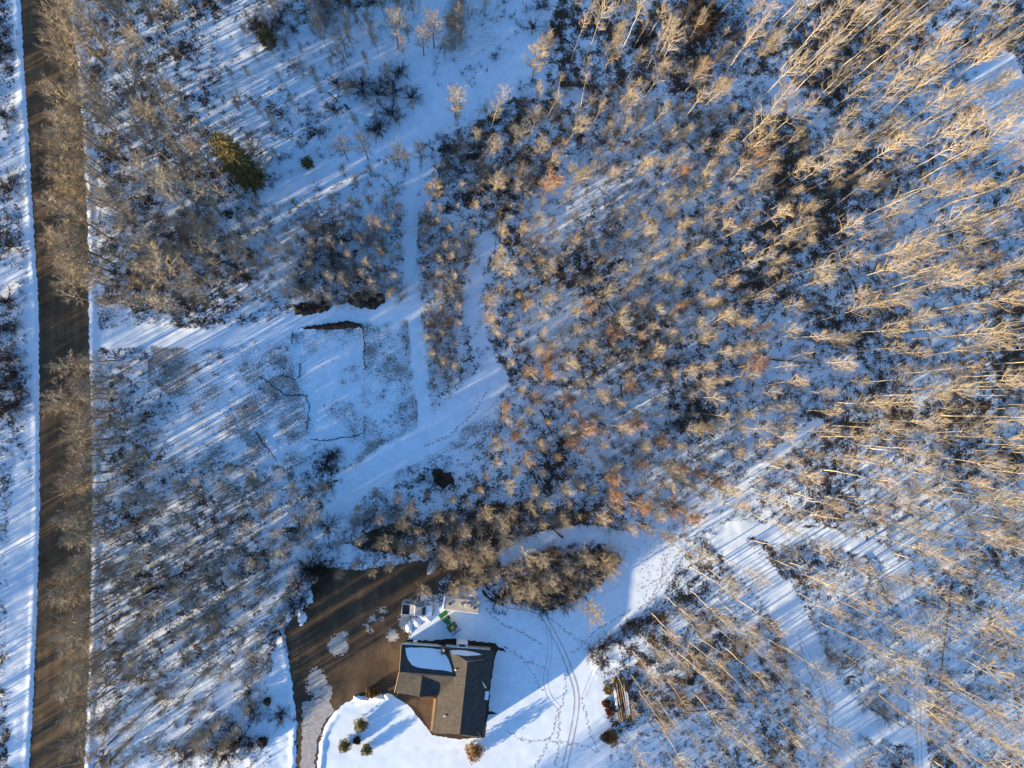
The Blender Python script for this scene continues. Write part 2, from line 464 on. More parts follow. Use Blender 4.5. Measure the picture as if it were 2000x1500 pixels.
# ------------------------------------------------------------------ ground sheet
def axis(lo, hi, step, far):
    a = list(np.arange(lo, hi, step))
    s = step; x = lo; pre = []
    while x > -far: s *= 1.35; x -= s; pre.append(x)
    s = step; x = a[-1]; post = []
    while x < far: s *= 1.35; x += s; post.append(x)
    return np.array(pre[::-1] + a + post)
gx = axis(-97, 125, 0.36, 1500); gy = axis(-84, 84, 0.36, 1500)
X, Y = np.meshgrid(gx, gy, indexing='ij')
PX, PY = to_px_np(X, Y)
LIT, SM, GRS = zones(PX, PY)
hump = (fbm(X / 2.2, Y / 2.2, 3) - 0.45) * 0.34 + (fbm(X / 14, Y / 14, 2) - 0.4) * 0.35
flat = np.maximum(inside(PX, PY, drive_poly).astype(float), inside(PX, PY, road_poly).astype(float))
dd_ = np.minimum(dist_line(PX, PY, road_L), dist_line(PX, PY, road_R))
flat = np.maximum(flat, np.clip((26 - dd_) / 14, 0, 1))
flat = np.maximum(flat, np.clip((14 - dist_line(PX, PY, drive_poly + drive_poly[:1])) / 8, 0, 1))
flat = np.maximum(flat, inside(PX, PY, [(760, 1240), (990, 1240), (990, 1460), (760, 1460)]).astype(float))
amp = (1 - flat) * (1 - 0.82 * SM)
Z = hump * amp
inroad = inside(PX, PY, road_poly)
bermw = np.exp(-((dd_ - 8) / 4.0) ** 2) * (~inroad)
Z = Z + bermw * (0.10 + 0.16 * fbm(X / 0.9, Y / 0.9, 3))
dist_d = dist_line(PX, PY, drive_poly + drive_poly[:1])
bd = np.exp(-((dist_d - 7) / 4.0) ** 2) * (~inside(PX, PY, drive_poly)) * (PY > 1200) * (PX < 760)
Z = Z + bd * (0.08 + 0.22 * fbm(X / 0.8, Y / 0.8, 3))
# the dug square: floor a little lower, soft banks
pit = inside(PX, PY, [(572, 645), (712, 640), (712, 856), (604, 858), (600, 770), (575, 745)])
Z = Z - 0.25 * pit
far = (np.abs(X) > 200) | (np.abs(Y) > 200)
Z = np.where(far, 0, Z)
Z = Z.astype(np.float32)
nx_, ny_ = X.shape
V = np.stack([X.ravel(), Y.ravel(), Z.ravel()], -1)
ii, jj = np.meshgrid(np.arange(nx_ - 1), np.arange(ny_ - 1), indexing='ij')
a = (ii * ny_ + jj).ravel()
F = np.stack([a, a + ny_, a + ny_ + 1, a + 1], -1)
me = mesh_np("ground", V, F, [MAT['ground']], smooth=True)
ca = me.color_attributes.new("zone", 'FLOAT_COLOR', 'POINT')
ca.data.foreach_set("color", np.stack([LIT.ravel(), SM.ravel(), GRS.ravel(), np.ones(LIT.size)], -1).astype(np.float32).ravel())
g = obj("ground", me); g['kind'] = 'structure'
def gz(x, y):
    i = int(np.clip(np.searchsorted(gx, x) - 1, 0, len(gx) - 2)); j = int(np.clip(np.searchsorted(gy, y) - 1, 0, len(gy) - 2))
    fx = (x - gx[i]) / (gx[i + 1] - gx[i]); fy = (y - gy[j]) / (gy[j + 1] - gy[j])
    return float((Z[i, j] * (1 - fx) + Z[i + 1, j] * fx) * (1 - fy) + (Z[i, j + 1] * (1 - fx) + Z[i + 1, j + 1] * fx) * fy)

def jag(poly, amp_, step=6, closed=True, seed=0):
    r = random.Random(seed); out = []
    n = len(poly)
    for i in range(n if closed else n - 1):
        (x0, y0), (x1, y1) = poly[i], poly[(i + 1) % n]
        L = math.hypot(x1 - x0, y1 - y0); k = max(1, int(L / step))
        for q in range(k):
            t = q / k
            nx2, ny2 = -(y1 - y0) / (L + 1e-9), (x1 - x0) / (L + 1e-9)
            o = r.uniform(-amp_, amp_)
            out.append((x0 + (x1 - x0) * t + nx2 * o, y0 + (y1 - y0) * t + ny2 * o))
    if not closed: out.append(poly[-1])
    return out

def sheet(name, poly, z, mat):
    bm = bmesh.new()
    vs = [bm.verts.new(G(x, y, 0) + Vector((0, 0, z))) for x, y in poly]
    f = bm.faces.new(vs)
    bmesh.ops.triangulate(bm, faces=[f], ngon_method='EAR_CLIP')
    bmesh.ops.recalc_face_normals(bm, faces=bm.faces)
    for f in bm.faces:
        if f.normal.z < 0: f.normal_flip()
    me = bpy.data.meshes.new(name); bm.to_mesh(me); bm.free(); me.materials.append(mat)
    return obj(name, me)
vs, fs = [], []
_r = random.Random(3)
def at_y(pl, y):
    return float(np.interp(y, [q[1] for q in pl], [q[0] for q in pl]))
for k, y in enumerate(np.arange(-140, 1661, 4)):
    for x in (at_y(road_L, y) + _r.uniform(-1.6, 1.6), at_y(road_R, y) + _r.uniform(-2.2, 2.2)):
        p = G(x, y); vs.append((p.x, p.y, 0.03))
    if k: fs.append((2 * k - 2, 2 * k - 1, 2 * k + 1, 2 * k))
me = mesh_np("gravel_road", vs, fs, [MAT['road']])
if me.polygons[0].normal.z < 0: me.flip_normals()
o = obj("gravel_road", me); o['kind'] = 'structure'
o = sheet("driveway", jag(drive_poly, 3.0, 6, seed=4), 0.03, MAT['drive']); o['kind'] = 'structure'

def blob(cx, cy, rx, ry, n=34, rough=0.28, seed=0, rot=0.0):
    r = random.Random(seed); ph = [r.uniform(0, 6.28) for _ in range(6)]
    out = []
    for i in range(n):
        a_ = 2 * math.pi * i / n
        k = 1 + rough * (0.5 * math.sin(3 * a_ + ph[0]) + 0.4 * math.sin(5 * a_ + ph[1]) + 0.35 * math.sin(9 * a_ + ph[2])) + r.uniform(-.5, .5) * rough
        x, y = rx * k * math.cos(a_), ry * k * math.sin(a_)
        out.append((cx + x * math.cos(rot) - y * math.sin(rot), cy + x * math.sin(rot) + y * math.cos(rot)))
    return out
MAT['frost'] = simple("frosty_packed_snow", (0.40, 0.41, 0.42), (0.24, 0.23, 0.21), 1.6, 0.85, bump=0.6, bscale=3)
for k, (cx, cy, rx, ry, rt) in enumerate([(660, 1260, 19, 21, 0), (672, 1240, 9, 8, 0), (618, 1335, 19, 30, 0.2), (632, 1352, 17, 18, 0), (748, 1192, 10, 7, 0), (727, 1208, 9, 8, 0), (716, 1222, 7, 5, 0), (724, 1232, 8, 5, 0),
        (766, 1240, 13, 12, 0), (790, 1212, 12, 20, 0.3), (800, 1180, 13, 14, 0), (745, 1208, 5, 4, 0)]):
    rr_ = random.Random(40 + k); V_, F_ = [], []
    for q in range(14 + int(rx * ry / 3.2)):
        a_ = rr_.uniform(0, 6.283); u_ = rr_.random() ** .6
        bx, by = cx + rx * 1.15 * u_ * math.cos(a_), cy + ry * 1.15 * u_ * math.sin(a_)
        br_ = max(.8, (1.12 - u_) * min(rx, ry) * rr_.uniform(.10, .5))
        P = blob(bx, by, br_ * 1.2, br_, 16, .4, 900 * k + q)
        b0 = len(V_); zz = 0.0345 + 0.00008 * q + 0.00002 * k
        for x, y in P:
            w_ = G(x, y); V_.append((w_.x, w_.y, zz))
        w_ = G(bx, by); V_.append((w_.x, w_.y, zz))
        F_ += [(b0 + e_, b0 + (e_ + 1) % 16, b0 + 16) for e_ in range(16)]
    o = obj("snow_patch", mesh_np("snow_patch", V_, F_, [MAT['frost']])); o['kind'] = 'structure'
o = sheet("snow_patch", jag([(590, 1372), (640, 1362), (652, 1385), (630, 1418), (618, 1450), (613, 1520), (586, 1520), (590, 1440)], 2.5, 5, seed=9), 0.042, MAT['frost']); o['kind'] = 'structure'
# white rim of ploughed snow beside the drive
for k, (cx, cy, rx, ry) in enumerate([(703, 1365, 17, 7), (735, 1362, 20, 8), (757, 1360, 10, 7), (800, 1225, 8, 13), (815, 1215, 13, 10), (832, 1205, 14, 10), (590, 1207, 10, 16), (603, 1165, 9, 20), (614, 1130, 8, 14)]):
    P = blob(cx, cy, rx, ry, 22, 0.25, 90 + k)
    bm = bmesh.new()
    top = []
    ring = [bm.verts.new(G(x, y, 0) + Vector((0, 0, -0.05))) for x, y in P]
    r2 = random.Random(k)
    ring2 = [bm.verts.new(G(cx + (x - cx) * .65, cy + (y - cy) * .65, 0) + Vector((0, 0, 0.22 + r2.uniform(-.08, .1)))) for x, y in P]
    c_ = bm.verts.new(G(cx, cy, 0) + Vector((0, 0, 0.38)))
    for i in range(len(P)):
        j = (i + 1) % len(P)
        bm.faces.new((ring[i], ring[j], ring2[j], ring2[i])); bm.faces.new((ring2[i], ring2[j], c_))
    bmesh.ops.recalc_face_normals(bm, faces=bm.faces)
    me = bpy.data.meshes.new("snow_bank"); bm.to_mesh(me); bm.free(); me.materials.append(MAT['snow'])
    for p in me.polygons: p.use_smooth = True
    o = obj("snow_bank", me); o['kind'] = 'structure'

# ------------------------------------------------------------------ bare soil: mounds and narrow cuts in the clearing
def mound(name, poly, h, mat, label, cat, seed):
    """lumpy heap filling a photo polygon"""
    xs = [p[0] for p in poly]; ys = [p[1] for p in poly]
    st = 2.2
    gx2 = np.arange(min(xs) - 2, max(xs) + 3, st); gy2 = np.arange(min(ys) - 2, max(ys) + 3, st)
    A, B = np.meshgrid(gx2, gy2, indexing='ij')
    ins = inside(A, B, poly)
    dl = dist_line(A, B, poly + poly[:1])
    hh = np.where(ins, np.clip(dl / 6, 0, 1) * h, -0.15) * (0.45 + 1.1 * vnoise(A / 4 + seed * 7, B / 4)) + 0.02
    keep = ins | (dl < 2.4)
    idx = -np.ones(A.shape, int); vs = []; fs = []
    for i in range(A.shape[0]):
        for j in range(A.shape[1]):
            if keep[i, j]:
                p = G(A[i, j] + random.uniform(-.6, .6), B[i, j] + random.uniform(-.6, .6))
                idx[i, j] = len(vs); vs.append((p.x, p.y, gz(p.x, p.y) + hh[i, j]))
    for i in range(A.shape[0] - 1):
        for j in range(A.shape[1] - 1):
            q = [idx[i, j], idx[i, j + 1], idx[i + 1, j + 1], idx[i + 1, j]]
            if min(q) >= 0: fs.append(q)
    o = obj(name, mesh_np(name, vs, fs, [mat]))
    return tag(o, label, cat)
mound("soil_mound", jag([(574, 596), (600, 589), (648, 590), (644, 606), (600, 615), (574, 616)], 2.5, 4, seed=1), 0.7, MAT['soil'], "long dark soil heap above the lane, left of the larger rounded heap", "soil heap", 1)
mound("soil_mound", jag([(675, 586), (690, 572), (720, 567), (748, 574), (752, 590), (735, 602), (700, 603), (682, 596)], 3, 4, seed=2), 0.9, MAT['soil'], "largest dark soil heap, rounded, beside the straight trail junction", "soil heap", 2)
mound("soil_mound", jag([(578, 642), (620, 634), (680, 626), (705, 632), (710, 642), (690, 640), (640, 645), (612, 644)], 1.6, 4, seed=3), 0.5, MAT['soil'], "thin dark soil bank along the top side of the dug square", "soil bank", 3)
mound("soil_mound", jag([(843, 925), (855, 918), (880, 922), (886, 945), (868, 955), (850, 948)], 4, 4, seed=4), 0.8, MAT['soil'], "dark heap in the snow below the trail bend, among shrubs", "soil heap", 4)
cuts = [([(708, 640), (712, 665), (710, 690), (713, 722)], "straight dark cut down the right side of the dug square"),
        ([(572, 648), (570, 672)], "short dark cut at the top left corner of the dug square"),
        ([(586, 710), (584, 738), (576, 740), (550, 732)], "hooked dark cut on the left side of the dug square"),
        ([(506, 735), (530, 752), (560, 772), (598, 772), (603, 790), (602, 815), (600, 840)], "long crooked dark cut running into the dug square from the left"),
        ([(606, 858), (640, 860), (675, 855), (700, 850), (712, 845), (712, 838)], "thin wavy dark cut along the bottom side of the dug square")]
for k, (pl, lab) in enumerate(cuts):
    pts = jag(pl, 1.9, 3, False, seed=60 + k)
    m_ = MB(); r = random.Random(k)
    for p, q in zip(pts[:-1], pts[1:]):
        P0, P1 = G(*p), G(*q)
        P0.z = gz(P0.x, P0.y) + 0.02; P1.z = gz(P1.x, P1.y) + 0.02
        m_.cyl(P0, P1, r.uniform(.03, .12), r.uniform(.03, .12), 6)
    tag(m_.build("soil_cut", MAT['soil']), lab, "soil cut", "dark cuts round the dug square")

# ------------------------------------------------------------------ tyre tracks and footprints: flat marks, shade of the hollows painted in
def ribbon(name, pl, w, z, mat, jitter=0.0, seed=0):
    r = random.Random(seed)
    P = [G(x, y) for x, y in pl]
    # smooth (Catmull-Rom)
    Q = []
    for i in range(len(P) - 1):
        p0 = P[max(i - 1, 0)]; p1 = P[i]; p2 = P[i + 1]; p3 = P[min(i + 2, len(P) - 1)]
        k = max(2, int((p2 - p1).length / 0.5))
        for q in range(k):
            t = q / k
            Q.append(0.5 * ((2 * p1) + (p2 - p0) * t + (2 * p0 - 5 * p1 + 4 * p2 - p3) * t * t + (3 * p1 - p0 - 3 * p2 + p3) * t ** 3))
    Q.append(P[-1])
    vs = []; fs = []
    for i, p in enumerate(Q):
        t = (Q[min(i + 1, len(Q) - 1)] - Q[max(i - 1, 0)]).normalized()
        n = Vector((-t.y, t.x, 0)); ww = w * (1 + r.uniform(-jitter, jitter)) / 2
        for s in (-1, 1):
            v = p + n * ww * s
            vs.append((v.x, v.y, gz(v.x, v.y) + z))
    for i in range(len(Q) - 1): fs.append((2 * i, 2 * i + 1, 2 * i + 3, 2 * i + 2))
    return vs, fs
def off(pl, dpx):
    out = []
    for i, (x, y) in enumerate(pl):
        a_ = pl[max(i - 1, 0)]; b_ = pl[min(i + 1, len(pl) - 1)]
        L = math.hypot(b_[0] - a_[0], b_[1] - a_[1])
        out.append((x - (b_[1] - a_[1]) / L * dpx, y + (b_[0] - a_[0]) / L * dpx))
    return out
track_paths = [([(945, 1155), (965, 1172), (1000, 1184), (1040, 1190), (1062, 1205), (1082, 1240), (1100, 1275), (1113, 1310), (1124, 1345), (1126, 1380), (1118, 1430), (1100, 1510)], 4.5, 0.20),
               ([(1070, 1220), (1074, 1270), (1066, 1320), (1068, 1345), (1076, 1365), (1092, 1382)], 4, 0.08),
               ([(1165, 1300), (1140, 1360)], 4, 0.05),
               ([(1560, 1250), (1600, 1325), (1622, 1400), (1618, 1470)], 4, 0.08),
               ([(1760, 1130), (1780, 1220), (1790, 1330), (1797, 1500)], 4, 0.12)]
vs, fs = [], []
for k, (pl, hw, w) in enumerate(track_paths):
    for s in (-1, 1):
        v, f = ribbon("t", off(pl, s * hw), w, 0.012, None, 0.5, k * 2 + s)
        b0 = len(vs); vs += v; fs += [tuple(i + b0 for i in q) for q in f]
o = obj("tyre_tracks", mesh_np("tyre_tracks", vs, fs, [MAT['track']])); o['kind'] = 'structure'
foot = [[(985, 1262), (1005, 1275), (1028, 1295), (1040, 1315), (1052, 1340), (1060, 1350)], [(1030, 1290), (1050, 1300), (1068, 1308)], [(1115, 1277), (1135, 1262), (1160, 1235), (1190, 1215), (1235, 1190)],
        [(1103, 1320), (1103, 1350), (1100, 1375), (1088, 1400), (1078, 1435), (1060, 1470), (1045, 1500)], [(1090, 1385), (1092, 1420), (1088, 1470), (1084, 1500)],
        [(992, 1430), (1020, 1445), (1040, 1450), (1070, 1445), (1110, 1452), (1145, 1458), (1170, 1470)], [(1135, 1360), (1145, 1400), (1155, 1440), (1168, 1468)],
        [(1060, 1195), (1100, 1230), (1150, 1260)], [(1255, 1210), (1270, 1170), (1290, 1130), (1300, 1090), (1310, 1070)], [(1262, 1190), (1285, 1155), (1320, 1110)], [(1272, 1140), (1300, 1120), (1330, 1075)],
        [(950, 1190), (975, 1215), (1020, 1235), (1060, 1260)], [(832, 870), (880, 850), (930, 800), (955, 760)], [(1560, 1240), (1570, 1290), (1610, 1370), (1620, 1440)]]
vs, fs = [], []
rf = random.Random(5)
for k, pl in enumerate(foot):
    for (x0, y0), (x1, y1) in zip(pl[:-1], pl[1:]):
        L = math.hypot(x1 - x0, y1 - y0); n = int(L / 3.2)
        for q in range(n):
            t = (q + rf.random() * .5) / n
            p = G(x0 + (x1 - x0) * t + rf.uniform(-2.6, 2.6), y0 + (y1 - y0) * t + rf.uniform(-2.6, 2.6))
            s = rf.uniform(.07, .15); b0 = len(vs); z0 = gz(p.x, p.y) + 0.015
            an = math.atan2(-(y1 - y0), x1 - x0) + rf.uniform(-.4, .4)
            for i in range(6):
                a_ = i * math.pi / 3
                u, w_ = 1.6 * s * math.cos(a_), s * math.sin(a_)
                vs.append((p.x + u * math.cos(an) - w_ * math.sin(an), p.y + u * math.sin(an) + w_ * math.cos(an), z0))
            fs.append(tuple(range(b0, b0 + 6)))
# scattered footprints on the sunlit corner of the yard
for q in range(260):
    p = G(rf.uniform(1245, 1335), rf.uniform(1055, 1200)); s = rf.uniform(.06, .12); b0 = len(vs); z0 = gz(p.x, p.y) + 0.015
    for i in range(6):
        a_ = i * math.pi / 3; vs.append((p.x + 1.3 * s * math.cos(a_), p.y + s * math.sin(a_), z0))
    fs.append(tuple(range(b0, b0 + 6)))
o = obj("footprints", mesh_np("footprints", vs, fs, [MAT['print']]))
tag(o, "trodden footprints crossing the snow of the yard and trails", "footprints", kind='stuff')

# ------------------------------------------------------------------ house
def build_house():
    E, RM, RG = 2.8, 5.3, 4.35
    h = empty("house", G(885, 1345), 0)
    inv = Matrix.Translation(-h.location)
    def g(x, y, z): return inv @ G(x, y, z)
    tag(h, "single storey house with grey hipped and gabled roof beside the driveway", "house")
    NW, NE, SE, SW = g(866, 1263, E), g(965, 1270, E), g(942, 1440, E), g(846, 1432, E)
    RN, RS = g(913, 1292, RM), g(898, 1434, RM)
    gNW, gW, gSW = g(784.5, 1258, E), g(780.5, 1312, RG), g(771, 1352, E)
    gE = g(889, 1321, RG)
    fN, fS = g(824, 1320.5, RG - .06), g(819, 1361, RG - .06)
    fV, fE = g(859.6, 1335, 3.65), g(854, 1357.6, E)
    def roof(name, faces):
        bm = bmesh.new(); cache = {}
        def vv(p):
            k = tuple(round(c, 4) for c in p)
            if k not in cache: cache[k] = bm.verts.new(p)
            return cache[k]
        for f in faces: bm.faces.new([vv(p) for p in f])
        bmesh.ops.recalc_face_normals(bm, faces=bm.faces)
        s = sum(f.normal.z for f in bm.faces)
        if s < 0: bmesh.ops.reverse_faces(bm, faces=bm.faces)
        me = bpy.data.meshes.new(name); bm.to_mesh(me); bm.free(); me.materials.append(MAT['shingle'])
        o = obj(name, me, h)
        md = o.modifiers.new("s", 'SOLIDIFY'); md.thickness = 0.16; md.offset = -1
        return o
    main = roof("roof", [[NW, SW, RS, RN], [NE, RN, RS, SE], [NW, RN, NE]])
    gar = roof("garage_roof", [[gNW, NW + Vector((.4, -.1, 0)), gE, gW], [gW, gSW, fN], [gW, fN, fV, gE], [fV, fE, gE], [gSW, fS, fN], [fN, fS, fE, fV]])
    # small pent facet on the gable end
    a_, b_, c_ = g(897, 1436, 3.25), g(931, 1428.5, 3.95), g(943, 1442, 2.75)
    MB().prism([a_, b_, c_], (0, 0, -0.14)).build("pent_roof", MAT['shingle'], h)
    # ridge caps
    for p, q in ((RN, RS), (gW, gE), (fN, fS)):
        MB().cyl(p + Vector((0, 0, .01)), q + Vector((0, 0, .01)), 0.06, 0.06, 6).build("ridge_cap", MAT['shingle'], h)
    MB().cyl(RN + Vector((0, 0, .02)), g(945, 1287.6, 4.0), 0.07, 0.05, 6).build("hip_cap_sun_tint", MAT['timber'], h)  # pale colour paints the sunlight along this hip
    # walls
    ins = 0.45
    def inset(pts, k):
        c = sum(pts, Vector()) / len(pts); out = []
        for i, p in enumerate(pts):
            q = pts[i - 1]; r_ = pts[(i + 1) % len(pts)]
            d1 = (q - p).normalized(); d2 = (r_ - p).normalized()
            out.append(p + (d1 + d2) * k)
        return out
    mainp = inset([NW, NE, SE, SW], ins)
    garp = inset([gNW, g(862, 1264, E), fE, gSW], ins)
    for nm, pts in (("wall", mainp), ("garage_wall", garp)):
        base = [Vector((p.x, p.y, -0.3)) for p in pts]
        MB().prism(base, (0, 0, E - 0.1 + 0.3)).build(nm, MAT['siding'], h)
    def tri(p, q, r_, nm):
        n = Vector((0, 0.0, 0)); c = (p + q) / 2
        dd2 = (Vector((0, 0, 0)) + (gE + RS) / 2 - c); dd2.z = 0; dd2.normalize()
        pts = [x + dd2 * ins for x in (p, q, r_)]
        for x in pts: x.z -= 0.16
        MB().prism(pts, dd2 * 0.12).build(nm, MAT['siding'], h)
    tri(SW, SE, RS, "gable_wall"); tri(gNW, gSW, gW, "gable_wall"); tri(gSW, fE, fS, "gable_wall")
    # fascia boards and gutter
    def board(p, q, z, w=0.06, hh=0.16, mat='white', nm="fascia"):
        p = p + Vector((0, 0, z)); q = q + Vector((0, 0, z)); d2 = q - p
        ang = math.atan2(d2.y, d2.x)
        MB().box((p + q) / 2, (d2.length, w, hh), Matrix.Rotation(ang, 3, 'Z')).build(nm, MAT[mat], h)
    up_ = Vector((0, .06, 0))
    board(gNW + up_, NW + up_, -.06, .16, .14, nm="gutter"); board(NW + up_ + Vector((.3, 0, 0)), NE + up_ - Vector((.8, 0, 0)), -.06, .20, .14, nm="gutter")
    board(NE + Vector((.06, 0, 0)), SE + Vector((.06, 0, 0)), -.10, .06, .16, 'dark', "gutter"); board(SW - Vector((.05, 0, 0)), fE - Vector((.05, 0, 0)), -.10, .06, .16, 'dark', "gutter")
    sl = (gW - gSW)
    MB().cyl(gSW + Vector((-.04, 0, .0)), gW + Vector((-.04, 0, 0)), .07, .07, 6).build("barge_board", MAT['timber'], h)
    MB().cyl(gNW + Vector((-.04, 0, .0)), gW + Vector((-.04, 0, 0)), .07, .07, 6).build("barge_board", MAT['timber'], h)
    # snow lying on the shaded slopes
    def plane_pt(x, y, p0, p1, p2, lift):
        n = (p1 - p0).cross(p2 - p0); n.normalize()
        o_ = inv @ Vector((0, 0, CAM_H)); dr = (g(x, y, 0) - o_)
        t = (p0 - o_).dot(n) / dr.dot(n)
        q = o_ + dr * t
        return q + Vector((0, 0, lift))
    snowp = [(792, 1265.5), (800, 1264.5), (830, 1265), (860, 1268), (863, 1275), (869, 1277), (875, 1286), (880, 1298), (883.5, 1312.5), (870, 1309.5), (850, 1307.5), (832, 1305.5), (815, 1303), (803, 1297), (796, 1286), (793, 1275)]
    snowp = jag(snowp, .5, 3, seed=21)
    def slab(poly, pl, nm, th):
        MB().prism([plane_pt(x, y, *pl, 0.01) for x, y in poly], (0, 0, th)).build(nm, MAT['snow'], h)
    slab(snowp, (gNW, gW, gE), "snow_layer", 0.09)
    slab(jag([(879, 1271), (890, 1269.5), (905, 1270), (925, 1273), (941, 1278), (930, 1280), (912, 1281), (895, 1279), (884, 1276)], .4, 3, seed=22), (NW, RN, NE), "snow_layer", 0.07)
    slab(jag([(941.5, 1328), (944, 1333), (950, 1343), (948, 1344), (944, 1337)], .3, 3, seed=23), (NE, RN, SE), "snow_layer", 0.07)
    # roof vents with flashing, skylight-like hatch on the far slope
    for (x, y) in ((889.5, 1307), (868.5, 1397)):
        p = plane_pt(x, y, NW, RN, RS, 0)
        v = MB().cyl(p - Vector((0, 0, .1)), p + Vector((0, 0, .38)), .11, .10, 10).build("roof_vent", MAT['timber'], h)
        MB().cyl(p + Vector((0, 0, .38)), p + Vector((0, 0, .44)), .17, .15, 10).build("vent_cap", MAT['white'], v)
    p = plane_pt(950, 1358, NE, RN, SE, 0)
    MB().box(p + Vector((0, 0, .0)), (.75, 1.4, .35), Matrix.Rotation(R(-6.2), 3, 'Z'), .03).build("snowy_dormer_box", MAT['snow'], h)
    p = g(866, 1268, 2.9)
    ch = MB().box(p + Vector((0, 0, .1)), (.75, 1.2, 1.1), Matrix.Rotation(R(-6.2), 3, 'Z'), .02).build("chimney", MAT['dark'], h)
    MB().cyl(p + Vector((.05, .1, .62)), p + Vector((.05, .1, .95)), .12, .12, 10).build("flue", MAT['white'], ch)
    # north side bump-out with white frame
    p = g(902.5, 1260.5, 2.2)
    b = MB().box(Vector((p.x, p.y, 1.25)), (1.9, .75, 2.3), Matrix.Rotation(R(-6.2), 3, 'Z'), .02).build("bay_window", MAT['white'], h)
    MB().box(Vector((p.x, p.y + .02, 2.42)), (1.05, .38, .1), Matrix.Rotation(R(-6.2), 3, 'Z')).build("pane", MAT['glass'], b)
    p = g(810.5, 1255, .6)
    MB().box(p, (.7, .6, 1.0), Matrix.Rotation(R(-6.2), 3, 'Z'), .03).build("meter_box", MAT['white'], h)
    # windows and doors round the walls
    def on_wall(p, q, t, z, w, hh, nm, frame='white', inner='glass', innm="pane"):
        c = p.lerp(q, t); d2 = (q - p); ang = math.atan2(d2.y, d2.x)
        n = Vector((d2.y, -d2.x, 0)).normalized()
        cen = (mainp[0] + mainp[2]) / 2 if nm != "garage_door" else (garp[0] + garp[2]) / 2
        if (c - cen).dot(n) < 0: n = -n
        rot = Matrix.Rotation(ang, 3, 'Z')
        f = MB().box(Vector((c.x, c.y, z)) + n * .02, (w, .09, hh), rot).build(nm, MAT[frame], h)
        MB().box(Vector((c.x, c.y, z)) + n * .05, (w - .16, .07, hh - .16), rot).build(innm, MAT[inner], f)
    mNW, mNE, mSE, mSW = mainp
    for t in (.2, .42, .78): on_wall(mNE, mSE, t, 1.5, 1.3, 1.2, "window")
    on_wall(mNE, mSE, .60, 1.05, 1.8, 2.0, "patio_door")
    for t in (.3, .7): on_wall(mSW, mSE, t, 1.5, 1.5, 1.2, "window")
    on_wall(mNW, mNE, .75, 1.5, 1.1, 1.0, "window")
    on_wall(mNW, mSW, .72, 1.05, 1.0, 2.05, "front_door", 'white', 'deck', "door_leaf")
    on_wall(mNW, mSW, .88, 1.5, 1.3, 1.2, "window")
    for t in (.28, .72): on_wall(garp[0], garp[3], t, 1.15, 2.7, 2.2, "garage_door", 'timber', 'white', "door_leaf")
    return h
build_house()

# porch deck on the yard side, boards one by one
dk = empty("porch_deck", G(835, 1392), R(-6.2 - 0))
tag(dk, "brown wooden porch deck with pale edge strip in the corner of the house", "deck")
dpoly = [(819, 1361), (850, 1359), (846, 1430), (840, 1424), (829, 1404), (821, 1388), (817, 1374)]
dinv = dk.matrix_basis.inverted()
loc = [dinv @ G(x, y) for x, y in dpoly]
ymin, ymax = min(p.y for p in loc), max(p.y for p in loc)
yy = ymin + .01
while yy < ymax - .1:
    xs_ = []
    for i in range(len(loc)):
        p, q = loc[i], loc[(i + 1) % len(loc)]
        if (p.y - yy) * (q.y - yy) < 0: xs_.append(p.x + (q.x - p.x) * (yy - p.y) / (q.y - p.y))
    if len(xs_) >= 2 and max(xs_) - min(xs_) > .2:
        MB().box(Vector(((max(xs_) + min(xs_)) / 2, yy + .09, .25 + random.uniform(-.004, .004))), (max(xs_) - min(xs_), .175, .5)).build("plank", MAT['deck'], dk)
    yy += .19
p0, p1 = dinv @ G(849, 1361), dinv @ G(844, 1424)
MB().box(((p0 + p1) / 2).to_3d() + Vector((0, 0, .62)), (.42, (p1 - p0).length, .24)).build("pale_strip", MAT['timber'], dk)  # raised pale strip along one side of the deck

# ------------------------------------------------------------------ dark bare ground round the foundations
o = sheet("bare_foundation_strip", jag([(786, 1252), (800, 1249), (840, 1252), (880, 1247), (905, 1249), (955, 1255), (966, 1256), (975, 1266), (970, 1275), (964, 1300), (958, 1340), (955, 1380), (947, 1440), (900, 1444), (845, 1436), (800, 1380), (770, 1350)], 1.0, 4, seed=31), 0.010, MAT['soil']); o['kind'] = 'structure'
o = sheet("bare_ground_strip", jag([(955, 1256), (966, 1262), (984, 1266), (989, 1273), (980, 1271), (964, 1268)], .8, 3, seed=32), 0.016, MAT['soil']); o['kind'] = 'structure'
o = sheet("bare_ground_strip", jag([(950, 1388), (965, 1390), (973, 1394), (960, 1396), (949, 1395)], .8, 3, seed=33), 0.016, MAT['soil']); o['kind'] = 'structure'
def dark_path(pl, w, seed):
    v, f = ribbon("p", pl, w, 0.014, None, 0.6, seed)
    o = obj("worn_path", mesh_np("worn_path", v, f, [MAT['soil']])); o['kind'] = 'structure'
dark_path([(942, 1152), (955, 1168), (985, 1182)], .35, 1); dark_path([(950, 1148), (968, 1162), (990, 1178)], .25, 2)

